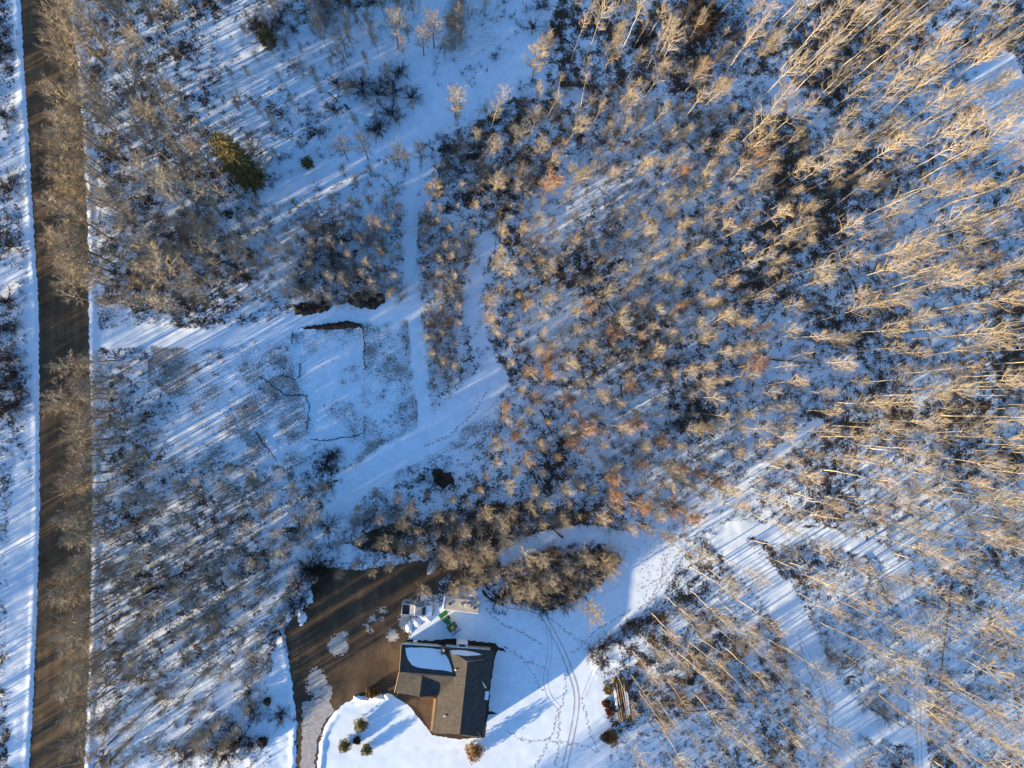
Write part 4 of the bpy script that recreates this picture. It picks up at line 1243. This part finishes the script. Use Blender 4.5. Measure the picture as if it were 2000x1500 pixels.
# ------------------------------------------------------------------ put the trees up
KN = {'aspen': ('aspen_tree', 'aspen', 'aspens of the woods'), 'poplar': ('poplar_tree', 'poplar', 'broad bare poplars'),
      'young': ('young_aspen_tree', 'young aspen', 'young aspens of the woods'), 'birch': ('birch_tree', 'birch', 'orange crowned birches')}
GNPICK = {}
def tree_xform(pl):
    i = pl['proto'] if pl['proto'] is not None else rp.randrange(len(protos[pl['kind']]))
    t, c, H, tint = protos[pl['kind']][i]
    s = pl['h'] / H
    tilt = abs(rp.gauss(0, R(2.6))); ta = rp.uniform(0, 6.28)
    return i, s, (tilt * math.cos(ta), tilt * math.sin(ta), rp.uniform(0, 6.28))

def make_instancer(name, pts, rots, scls, idx, sources, label, cat, group):
    me = bpy.data.meshes.new(name)
    me.vertices.add(len(pts)); me.vertices.foreach_set("co", np.array(pts, dtype=np.float32).ravel())
    a = me.attributes.new("rot", 'FLOAT_VECTOR', 'POINT'); a.data.foreach_set("vector", np.array(rots, dtype=np.float32).ravel())
    a = me.attributes.new("scl", 'FLOAT', 'POINT'); a.data.foreach_set("value", np.array(scls, dtype=np.float32))
    a = me.attributes.new("idx", 'INT', 'POINT'); a.data.foreach_set("value", np.array(idx, dtype=np.int32))
    me.update()
    o = obj(name, me)
    tag(o, label, cat, group, 'stuff')
    ng = bpy.data.node_groups.new(name, 'GeometryNodeTree')
    ng.interface.new_socket("Geometry", in_out='INPUT', socket_type='NodeSocketGeometry')
    ng.interface.new_socket("Geometry", in_out='OUTPUT', socket_type='NodeSocketGeometry')
    gi = ng.nodes.new('NodeGroupInput'); go = ng.nodes.new('NodeGroupOutput')
    L = ng.links
    joinall = ng.nodes.new('GeometryNodeJoinGeometry')
    for objs in sources:
        jn = ng.nodes.new('GeometryNodeJoinGeometry')
        for so in objs:
            oi = ng.nodes.new('GeometryNodeObjectInfo'); oi.inputs['Object'].default_value = so; oi.transform_space = 'ORIGINAL'
            L.new(oi.outputs['Geometry'], jn.inputs[0])
        gi2 = ng.nodes.new('GeometryNodeGeometryToInstance')
        L.new(jn.outputs[0], gi2.inputs[0]); L.new(gi2.outputs[0], joinall.inputs[0])
    ip = ng.nodes.new('GeometryNodeInstanceOnPoints')
    ip.inputs['Pick Instance'].default_value = True
    L.new(gi.outputs[0], ip.inputs['Points']); L.new(joinall.outputs[0], ip.inputs['Instance'])
    def attr(nm, ty):
        n = ng.nodes.new('GeometryNodeInputNamedAttribute'); n.data_type = ty; n.inputs['Name'].default_value = nm
        return n.outputs[0]
    L.new(attr("idx", 'INT'), ip.inputs['Instance Index'])
    e2r = ng.nodes.new('FunctionNodeEulerToRotation'); L.new(attr("rot", 'FLOAT_VECTOR'), e2r.inputs[0])
    L.new(e2r.outputs[0], ip.inputs['Rotation'])
    L.new(attr("scl", 'FLOAT'), ip.inputs['Scale'])
    L.new(ip.outputs[0], go.inputs[0])
    md = o.modifiers.new("plants", 'NODES'); md.node_group = ng
    return o

first_of = {}
for kind, (nm, word, grp) in KN.items():
    L_ = [p for p in plants if p['kind'] == kind]
    def size_in_view(p):
        q = to_px((p['x'], p['y'], p['h'] * .75))
        ok_ = -10 < q[0] < 2010 and -10 < q[1] < 1510
        return p['h'] if ok_ else -1
    L_.sort(key=size_in_view, reverse=True)
    ind, rest = L_[:298], L_[298:]
    hs = sorted(p['h'] for p in ind) or [0]
    h1, h2 = hs[len(hs) // 3], hs[2 * len(hs) // 3]
    for p in ind:
        i, s, rot = tree_xform(p)
        t, c, H, tint = protos[kind][i]
        z = gz(p['x'], p['y'])
        o = obj(nm, None, None, (p['x'], p['y'], z), rot); o.scale = (s, s, s); o.empty_display_size = .3
        tr = obj("trunk", t, o); cr = obj("crown", c, o)
        first_of.setdefault((kind, i), (tr, cr))
        cx, cy = to_px((p['x'], p['y'], p['h'] * .75))
        size = "tall" if p['h'] > h2 else ("medium" if p['h'] > h1 else "small")
        tone = "orange" if kind == 'birch' else TW[tint][1]
        lab = unique(lambda a_, b_: f"{size} {tone} {word} {where(cx, cy)}, {pos_phrase(a_, b_)}", cx, cy)
        tag(o, lab, "tree", grp)
    if rest:
        ids = sorted({i for (k, i) in first_of if k == kind})
        pts, rots, scls, idx = [], [], [], []
        for p in rest:
            i, s, rot = tree_xform(p)
            pts.append((p['x'], p['y'], gz(p['x'], p['y']))); rots.append(rot); scls.append(s); idx.append(rp.randrange(len(ids)))
        make_instancer(nm.replace("_tree", "_thicket"), pts, rots, scls, idx, [first_of[(kind, i)] for i in ids], f"remaining smaller {word} trees filling the gaps of the woods", "trees", grp)
print("PLANTS", {k: sum(p['kind'] == k for p in plants) for k in KN})

# woods that go on outside the photograph (they stand to the left and below, towards the sun)
pts, rots, scls, idx = [], [], [], []
src = [first_of[k] for k in sorted(first_of) if k[0] in ('aspen', 'poplar')]
ro = random.Random(44)
g2 = Grid()
def sunny(px, py):
    """open fields and gaps beyond the edge that let the low sun in"""
    c = py + 0.584 * px
    if 1702 < c < 2150: return True
    if 1480 < c <= 1702 and ro.random() < .6: return True
    if -100 < c < 560 and ro.random() < .8: return True
    return False
for _ in range(26000):
    px, py = ro.uniform(-1500, 1500), ro.uniform(-500, 3100)
    if px > -12 and py < 1520: continue
    if px > 0 and (py < 1580 or (px > 560 and py + .584 * px < 2200)): continue
    if sunny(px, py): continue
    if fbm(np.array([px / 160. + 3]), np.array([py / 160.]), 2)[0] < .24: continue
    p = G(px, py)
    if not g2.ok(p.x, p.y, 3.3): continue
    g2.add(p.x, p.y)
    pts.append((p.x, p.y, 0)); rots.append((ro.gauss(0, .03), ro.gauss(0, .03), ro.uniform(0, 6.28))); scls.append(ro.uniform(.6, .95) if px >= 0 else (ro.uniform(.34, .58) if py + .584 * px > 1230 else ro.uniform(.50, .82))); idx.append(ro.randrange(len(src)))
make_instancer("outer_woods", pts, rots, scls, idx, src, "bare woods continuing beyond the left edge of the view", "woods", None)
print("OUTER", len(pts))

# ------------------------------------------------------------------ shrubs, saplings
spots = []
def shrub_scatter(poly, n, dmin, lo, hi):
    xs = [p[0] for p in poly]; ys = [p[1] for p in poly]
    for _ in range(n):
        px, py = rp.uniform(min(xs), max(xs)), rp.uniform(min(ys), max(ys))
        if not inside(np.array([px]), np.array([py]), poly)[0] or not px_free(px, py): continue
        p = G(px, py)
        if not grid.ok(p.x, p.y, dmin): continue
        grid.add(p.x, p.y); spots.append((px, py, rp.uniform(lo, hi)))
shrub_scatter([(480, 60), (720, 120), (820, 230), (700, 330), (520, 370), (430, 230)], 60, 1.8, .5, 1.0)
shrub_scatter([(860, 230), (1060, 170), (1420, 100), (1400, 330), (1100, 340), (960, 440), (850, 400)], 260, 1.6, .7, 1.2)
shrub_scatter([(640, 1000), (860, 990), (1200, 1000), (1200, 1040), (1000, 1065), (960, 1140), (850, 1100)], 260, 1.1, .6, 1.15)
shrub_scatter([(990, 1090), (1060, 1072), (1200, 1072), (1212, 1098), (1130, 1165), (1060, 1185), (980, 1168)], 200, 1.0, .6, 1.1)
shrub_scatter([(820, 400), (940, 480), (885, 700), (880, 760), (840, 760), (825, 600)], 160, 1.2, .5, .9)
shrub_scatter([(205, 400), (520, 420), (480, 600), (220, 620)], 110, 1.5, .6, 1.1)
shrub_scatter([(560, 500), (790, 440), (790, 590), (600, 600)], 120, 1.2, .5, .9)
shrub_scatter([(1250, 1180), (1500, 1200), (1560, 1340), (1300, 1420), (1200, 1300)], 110, 1.4, .5, 1.0)
shrub_scatter([(1480, 1150), (1560, 1180), (1720, 1350), (1740, 1400), (1690, 1380), (1560, 1220)], 90, 1.2, .5, 1.0)
spots = spots[:295]
for (px, py, s) in spots:
    i = rp.randrange(4)
    me_, tone = shrub_p[i]
    p = G(px, py)
    o = obj("willow_shrub", me_, None, (p.x, p.y, gz(p.x, p.y)), (0, 0, rp.uniform(0, 6.28))); o.scale = (s, s, s * rp.uniform(.85, 1.1))
    cx, cy = to_px((p.x, p.y, 1.5 * s))
    tag(o, unique(lambda a_, b_: f"{tone} leafless shrub {where(cx, cy)}, {pos_phrase(a_, b_)}", cx, cy), "shrub", "leafless willow shrubs")
dspots = [(520, 72, 1.4), (515, 55, .9), (500, 45, .7), (575, 60, .6), (545, 45, .7), (708, 175, 1.4), (735, 185, 1.0), (770, 175, 1.4), (780, 145, 1.0), (805, 190, 1.0), (765, 225, 1.3), (740, 250, 1.1), (660, 165, .9), (655, 215, 1.0), (730, 255, .9), (860, 935, 1.0), (645, 890, 1.0), (640, 900, .8), (655, 885, .8),
          (640, 1030, 1.3), (20, 370, 1.6), (25, 480, 1.3), (10, 760, 1.4), (35, 730, 1.2), (35, 790, 1.2), (15, 800, 1.3), (30, 640, 1.0), (10, 100, 1.2), (12, 230, 1.2), (15, 590, 1.2), (20, 700, 1.2), (965, 110, .5), (550, 1400, .9), (551, 1390, .7), (488, 1352, 1.0), (497, 1395, .9), (490, 1375, 1.0),
          (470, 1440, 1.6), (450, 1450, 1.4), (490, 1450, 1.0), (420, 1465, 1.2), (440, 1475, 1.3), (395, 1440, .8), (380, 1465, .9), (360, 1480, 1.0), (410, 1425, .8), (430, 1405, .8), (455, 1412, .7), (340, 1465, 1.0), (205, 1480, 1.2), (210, 1420, .8), (198, 1410, .7), (310, 1362, .8),
          (1155, 1275, 1.0), (1178, 1262, .9), (1190, 1246, .8), (1215, 1228, .7), (1228, 1218, .6), (1277, 1205, .7), (1235, 1225, .8), (1210, 1252, .6), (950, 1130, 1.0), (970, 1165, 1.1), (1060, 1185, 1.1), (1100, 1180, 1.1), (1090, 1172, 1.0), (575, 1190, .9), (590, 1170, .9), (585, 1140, .9), (600, 1110, 1.2), (615, 1115, 1.3), (612, 1140, 1.1), (625, 1108, 1.1), (640, 1112, 1.1),
          (1360, 50, 2.2), (1375, 60, 2.0), (1345, 35, 2.0), (1390, 45, 1.9), (1370, 30, 2.0), (1430, 80, 1.4), (1255, 80, 1.3), (1080, 60, 1.1), (1075, 80, 1.1), (1060, 15, 1.1), (1040, 55, .9)]
for (px, py, s) in dspots:
    p = G(px, py)
    o = obj("dark_shrub", dark_p[rp.randrange(3)], None, (p.x, p.y, gz(p.x, p.y)), (0, 0, rp.uniform(0, 6.28))); o.scale = (s, s, s)
    tag(o, unique(lambda a_, b_: f"dark low shrub {where(px, py)}, {pos_phrase(a_, b_)}", px, py), "shrub", "dark low shrubs")
sapl = []
for poly, n in (([(480, 420), (790, 400), (790, 590), (560, 600)], 260), ([(820, 400), (940, 480), (885, 640), (880, 770), (845, 780), (825, 600)], 240), ([(500, -40), (1050, -40), (900, 90), (640, 70), (520, 60)], 160), ([(960, 480), (1250, 380), (1300, 700), (1000, 700)], 260), ([(870, 0), (905, 0), (905, 100), (870, 110)], 60), ([(610, -10), (655, -10), (660, 80), (620, 80)], 50)):
    xs = [q[0] for q in poly]; ys = [q[1] for q in poly]
    for _ in range(n):
        px, py = rp.uniform(min(xs), max(xs)), rp.uniform(min(ys), max(ys))
        if inside(np.array([px]), np.array([py]), poly)[0] and px_free(px, py): sapl.append((px, py, rp.uniform(.6, 1.25)))
sapl.sort(key=lambda q: -q[2])
sfirst = {}
for k, (px, py, s) in enumerate(sapl[:295]):
    i = k % 4; p = G(px, py)
    o = obj("sapling", sap_p[i], None, (p.x, p.y, gz(p.x, p.y)), (0, 0, rp.uniform(0, 6.28))); o.scale = (s, s, s)
    sfirst.setdefault(i, o)
    cx, cy = to_px((p.x, p.y, 2 * s))
    tag(o, unique(lambda a_, b_: f"thin pale sapling {where(cx, cy)}, {pos_phrase(a_, b_)}", cx, cy), "sapling", "thin pale saplings")
R_ = sapl[295:]
if R_:
    P_ = [G(q[0], q[1]) for q in R_]
    make_instancer("sapling_thicket", [(p.x, p.y, gz(p.x, p.y)) for p in P_], [(0, 0, rp.uniform(0, 6.28)) for _ in R_], [q[2] for q in R_], [rp.randrange(4) for _ in R_], [(sfirst[i],) for i in range(4)], "smallest pale saplings between the trails", "saplings", "thin pale saplings")

# ------------------------------------------------------------------ undergrowth: one mass of short twigs and tufts
def undergrowth():
    n = 130000
    px = RNG.uniform(-20, 2020, n); py = RNG.uniform(-20, 1520, n)
    lit, sm, gr = zones(px, py)
    keep = RNG.random(n) < np.clip(lit - .12, 0, 1) ** 1.1 * 0.9
    keep &= ~inside(px, py, road_poly) & ~inside(px, py, drive_poly) & ~((px > 765) & (px < 985) & (py > 1240) & (py < 1455))
    keep &= (.55 * fbm(px / 11, py / 11, 3) + .45 * fbm(px / 55, py / 55, 2)) > .40
    px, py = px[keep], py[keep]
    n = len(px)
    V = M @ Vector((0, 0, 0))
    dirs = np.stack([px - 1000, 750 - py, np.full(n, -FPX)], -1) @ Mn.T
    t = CAM_H / -dirs[:, 2]
    wx, wy = dirs[:, 0] * t, dirs[:, 1] * t
    wz = np.array([gz(a_, b_) for a_, b_ in zip(wx, wy)])
    K = 11
    size = .25 + 1.3 * RNG.random(n) ** 2.0
    vs = []; 
    base = np.stack([wx, wy, wz], -1)
    allv = np.zeros((n, K, 4, 3)); 
    for k in range(K):
        az = RNG.uniform(0, 2 * np.pi, n); el = RNG.uniform(.15, 1.45, n)
        dx = np.stack([np.cos(az) * np.cos(el), np.sin(az) * np.cos(el), np.sin(el)], -1)
        L = size * RNG.uniform(.5, 1.1, n)
        o_ = base + np.stack([RNG.uniform(-.3, .3, n) * size, RNG.uniform(-.3, .3, n) * size, np.full(n, -.04)], -1)
        side = np.stack([-np.sin(az), np.cos(az), np.zeros(n)], -1)
        upv = np.cross(dx, side)
        w = RNG.uniform(.012, .045, n)[:, None]
        allv[:, k, 0] = o_ + side * w; allv[:, k, 1] = o_ - side * w * .5 + upv * w; allv[:, k, 2] = o_ - side * w * .5 - upv * w
        allv[:, k, 3] = o_ + dx * L[:, None]
    V_ = allv.reshape(-1, 3)
    b = (np.arange(n * K) * 4)[:, None]
    F_ = np.concatenate([b + np.array([[0, 1, 3]]), b + np.array([[1, 2, 3]]), b + np.array([[2, 0, 3]])], 1).reshape(-1, 3)
    sel = np.repeat(RNG.random(n * K) < .36, 3).astype(np.int32)
    me = mesh_np("undergrowth", V_, F_, [MAT['brush'], MAT['dry_grass']], sel)
    o = obj("undergrowth", me)
    tag(o, "low brush, dead stems and leaf litter poking through the snow of the woods", "undergrowth", None, 'stuff')
    print("UNDER", n, len(F_))
undergrowth()

# ------------------------------------------------------------------ fallen logs on the forest floor
logs = [((1185, 592), (1219, 642)), ((1640, 495), (1680, 590)), ((1025, 705), (1058, 748)), ((1100, 75), (1145, 120)), ((1330, 270), (1365, 305)), ((1595, 110), (1612, 125)), ((1568, 103), (1590, 145)), ((1040, 905), (1072, 960)),
        ((1055, 960), (1092, 922)), ((1070, 905), (1050, 865)), ((1213, 750), (1217, 800)), ((1055, 800), (1080, 850)), ((1170, 825), (1220, 850)), ((1338, 1388), (1445, 1380)), ((1715, 1135), (1742, 1180)), ((1860, 1135), (1830, 1355)),
        ((1555, 1080), (1600, 1125)), ((1690, 1085), (1710, 1130)), ((1835, 610), (1860, 640)), ((1790, 680), (1793, 715)), ((1868, 650), (1875, 690)), ((1350, 1405), (1395, 1425)), ((1890, 1350), (1825, 1350)), ((1100, 1050), (1065, 1020)), ((1700, 1385), (1765, 1420)),
        ((350, 340), (445, 333)), ((500, 845), (540, 900)), ((350, 500), (380, 510)), ((1075, 300), (1120, 300)), ((1130, 170), (1150, 180)), ((1290, 115), (1340, 120)), ((1640, 130), (1680, 138)), ((1260, 425), (1290, 450)), ((1500, 700), (1585, 710)), ((1930, 800), (1990, 790)), ((1390, 1190), (1430, 1185)),
        ((640, 180), (665, 200)), ((672, 205), (682, 215)), ((450, 1025), (480, 1000)), ((330, 1130), (420, 1085)), ((250, 1180), (330, 1140)), ((210, 1455), (312, 1362)), ((370, 1345), (408, 1300)), ((1410, 690), (1440, 720)), ((1560, 900), (1620, 880)), ((1235, 870), (1275, 880)), ((1480, 640), (1510, 600)), ((1745, 880), (1790, 905))]
rl = random.Random(3)
for k, ((x0, y0), (x1, y1)) in enumerate(logs):
    p, q = G(x0, y0), G(x1, y1)
    L = (q - p).length
    t = empty("fallen_log", ((p.x + q.x) / 2, (p.y + q.y) / 2, gz((p.x + q.x) / 2, (p.y + q.y) / 2)), math.atan2(q.y - p.y, q.x - p.x))
    m_ = MB(); r0 = rl.uniform(.10, .17); prev = Vector((-L / 2, 0, .15))
    n = 5
    for s in range(1, n + 1):
        nxp = Vector((-L / 2 + L * s / n, rl.uniform(-.18, .18), .15 + rl.uniform(0, .12)))
        r1 = r0 * .87
        m_.cyl(prev, nxp, r0, r1, 7); prev, r0 = nxp, r1
    m_.build("trunk", MAT['fallen'], t)
    for j in range(rl.randint(1, 4)):
        xx = rl.uniform(-.2, .45) * L; a_ = rl.choice((-1, 1)) * rl.uniform(.5, 1.1)
        MB().cyl((xx, 0, .2), (xx + math.cos(a_) * rl.uniform(.6, 1.8), math.sin(a_) * rl.uniform(.6, 1.8), rl.uniform(.15, .8)), .05, .015, 5).build("branch", MAT['fallen'], t)
    if rl.random() < .4:
        MB().box((0, 0, .31), (L * .45, .13, .04)).build("snow_cover", MAT['snow'], t)
    cx, cy = (x0 + x1) / 2, (y0 + y1) / 2
    tag(t, unique(lambda a_, b_: f"dark fallen log {where(cx, cy)}, {pos_phrase(a_, b_)}", cx, cy), "fallen log", "fallen logs on the forest floor")

# ------------------------------------------------------------------ spruces
def spruce(px, py, H, rad, label, seed, group=None, name="spruce_tree"):
    r = random.Random(seed); p = G(px, py)
    o = empty(name, (p.x, p.y, gz(p.x, p.y)))
    tag(o, label, "tree", group)
    T = Tree(); T.line([Vector((0, 0, -.3)), Vector((0, 0, H * .5)), Vector((0, 0, H))], .02 * H, .02, 7, 0)
    obj("trunk", T.mesh("trunk", [MAT['bark_dark']]), o)
    C = Tree()
    layers = int(H * 3.0)
    for k in range(layers):
        z = H * (.03 + .96 * k / layers); v = 1 - z / H
        RR = rad * min(1.0, (v * 3.0) ** .62) * r.uniform(.85, 1.12)
        nb = max(5, int(5 + 9 * v))
        for b in range(nb):
            az = 6.283 * (b + r.random()) / nb; L = RR * r.uniform(.7, 1.12)
            d_ = Vector((math.cos(az), math.sin(az), r.uniform(-.25, .08)))
            q0 = Vector((0, 0, z)); q1 = q0 + d_ * L; q1.z += .06 * L
            C.seg(q0, q1, .03, .01, 3, 1)
            m_ = max(3, int(L * 5.0))
            for j in range(m_):
                t = .18 + .82 * (j + r.random()) / m_
                c = q0.lerp(q1, t)
                for sgn in (-1, 1):
                    side = Vector((-d_.y, d_.x, 0)) * sgn
                    ln = r.uniform(.22, .5) * (1.1 - .4 * t); w = r.uniform(.07, .13)
                    e = c + side * ln * .8 + d_ * ln * .6 + Vector((0, 0, r.uniform(-.15, .15)))
                    i0 = len(C.v)
                    C.v += [c - d_ * w, c + d_ * w + Vector((0, 0, r.uniform(-.05, .08))), e]
                    C.f.append((i0, i0 + 1, i0 + 2)); C.m.append(0)
                    up2 = Vector((0, 0, r.uniform(.1, .25)))
                    i0 = len(C.v)
                    C.v += [c - side * w * .5, c + side * w * .5, c + up2 + d_ * .2]
                    C.f.append((i0, i0 + 1, i0 + 2)); C.m.append(0)
    obj("crown", C.mesh("crown", [MAT['needle'], MAT['bark_dark']]), o)
spruce(496, 354, 20.5, 2.4, "large green spruce among bare trees left of the straight trail", 1)
spruce(603, 322, 2.6, 1.0, "small dark spruce right of the large green spruce", 2)
spruce(526, 85, 4.5, 1.5, "dark reddish conifer in the sunlit snow near the top edge", 3)
spruce(1010, 575, 2.6, .7, "little dark spruce among young aspens at the photo's centre", 4)
spruce(1188, 1345, 1.8, .9, "small grey-green spruce beside the log pile", 5)

# ------------------------------------------------------------------ yard shrubs
def ball(px, py, rad, hgt, mat, label, seed, cat="shrub", name="round_shrub", group=None, spiky=False):
    r = random.Random(seed); p = G(px, py)
    C = Tree()
    ico = bmesh.new(); bmesh.ops.create_icosphere(ico, subdivisions=2, radius=1)
    base = len(C.v)
    for v in ico.verts:
        k = .80 * (1 + r.uniform(-.1, .1))
        C.v.append(Vector((v.co.x * rad * k, v.co.y * rad * k, max(-.1, hgt / 2 + v.co.z * hgt / 2 * k))))
    for f in ico.faces: C.f.append(tuple(base + v.index for v in f.verts)); C.m.append(0)
    ico.free()
    for _ in range(1100):
        u = r.uniform(-.9, 1); a_ = r.uniform(0, 6.283); s_ = math.sqrt(1 - u * u)
        n = Vector((math.cos(a_) * s_, math.sin(a_) * s_, u)); k = r.uniform(.72, 1.12 if not spiky else 1.5) * (1 + .16 * math.sin(3 * a_ + seed) + .10 * math.sin(7 * a_ + 2 * seed))
        c = Vector((n.x * rad * k, n.y * rad * k, hgt / 2 + n.z * hgt / 2 * k))
        t1 = n.cross(Vector((r.uniform(-1, 1), r.uniform(-1, 1), r.uniform(-1, 1)))).normalized(); l = r.uniform(.06, .16) * (1.6 if spiky else 1)
        i0 = len(C.v); C.v += [c - t1 * l * .5, c + t1 * l * .5, c + (n + t1.cross(n) * r.uniform(-1, 1)).normalized() * l * 1.3]
        C.f.append((i0, i0 + 1, i0 + 2)); C.m.append(0)
    o = obj(name, C.mesh(name, [MAT[mat]]), None, (p.x, p.y, gz(p.x, p.y)))
    tag(o, label, cat, group)
    return o
ball(706, 1412, 1.10, 1.9, 'hedge', "largest olive evergreen shrub on the sunlit snow below the driveway bend", 1, group="clipped evergreens on the lawn")
ball(674, 1453, .95, 1.6, 'hedge', "olive evergreen shrub nearest the driveway's edge", 2, group="clipped evergreens on the lawn")
ball(717, 1461, .85, 1.4, 'hedge', "smallest olive evergreen shrub, below the larger two", 3, group="clipped evergreens on the lawn")
ball(698, 1444, .55, .9, 'twig_dark', "small dark round shrub between the three olive evergreens", 4)
ball(523, 1368, .55, .9, 'hedge', "small dark green shrub alone on snow left of the driveway", 5)
ball(514, 1446, .80, 1.2, 'twig_dark', "dark round shrub alone on snow at the driveway's lower left", 6)
ball(926, 1464, 1.05, 2.0, 'gold', "golden dry shrub below the gable end of the house", 7, spiky=True)
ball(724, 1352, .55, .9, 'gold', "yellow and dark shrub, left one at the tip of the driveway's snow island", 8, spiky=True)
ball(733, 1351, .45, .8, 'gold', "yellow shrub, right one at the tip of the driveway's snow island", 9, spiky=True)
ball(1192, 1437, .85, 1.3, 'gold', "orange-yellow shrub at the wooded edge below the log pile", 10, spiky=True)
ball(1180, 1437, .7, 1.5, 'twig_dark', "dark shrub left of the orange-yellow one below the log pile", 11)
ball(1183, 1373, .40, .6, 'red', "small red-brown shrub left of the log pile", 12, spiky=True)
ball(1191, 1388, .50, .7, 'red', "red-brown shrub by the lower end of the log pile", 13, spiky=True)

# ------------------------------------------------------------------ posts and small yard things
def post(px, py, h, lab):
    p = G(px, py)
    t = empty("post", (p.x, p.y, 0))
    MB().cyl((0, 0, -.2), (0, 0, h), .09, .08, 8).build("shaft", MAT['bark_dark'], t)
    MB().cyl((0, 0, h), (0, 0, h + .07), .14, .10, 8).build("cap", MAT['snow'], t)
    tag(t, lab, "post")
post(993, 197, 3.2, "dark post with snowy top in the snowfield at the upper right of centre")
post(455, 145, 2.0, "dark post on the snowy lane near the upper left")
post(228, 700, 3.4, "dark post at the lane entrance beside the gravel road")
# wires over the road at the lower left, with their poles
pw0, pw1 = G(-60, 1512, 0), G(262, 1438, 0)
wp = empty("utility_line", pw1)
tag(wp, "two thin overhead wires crossing the road at the lower left, with poles", "wires")
for q in (pw0, pw1):
    b_ = q - pw1
    pl_ = MB().cyl(b_ + Vector((0, 0, -.3)), b_ + Vector((0, 0, 8.2)), .15, .11, 8).build("pole", MAT['bark_dark'], wp)
    MB().box(b_ + Vector((0, 0, 7.8)), (.12, 1.6, .12)).build("crossarm", MAT['bark_dark'], pl_)
MAT['wire'] = simple("pale_wire", (.5, .5, .48), (.4, .4, .4), 2, .4)
for dy in (-.65, .65):
    m_ = MB(); prev = None
    for i in range(13):
        t = i / 12; q = (pw0 - pw1).lerp(Vector((0, 0, 0)), t) + Vector((0, dy, 7.9 - 2.2 * t * (1 - t)))
        if prev is not None: m_.cyl(prev, q, .022, .022, 4, False)
        prev = q
    m_.build("wire", MAT['wire'], wp)
# small dark garden implements lying in the snow right of the trailer
for k, (px, py) in enumerate([(966, 1198), (972, 1201), (979, 1199), (984, 1202)]):
    p = G(px, py)
    o = MB().cyl(p + Vector((0, 0, .1)), p + Vector((.35, .75, .12)), .06, .05, 6).cyl(p + Vector((.1, .3, .1)), p + Vector((.5, .1, .1)), .05, .04, 6).build("stick", MAT['dark'])
    tag(o, ["leftmost", "second from left", "third from left", "rightmost"][k] + " dark stick lying in the snow right of the trailer", "stick", "dark sticks on the snow")
print("TRIS done")
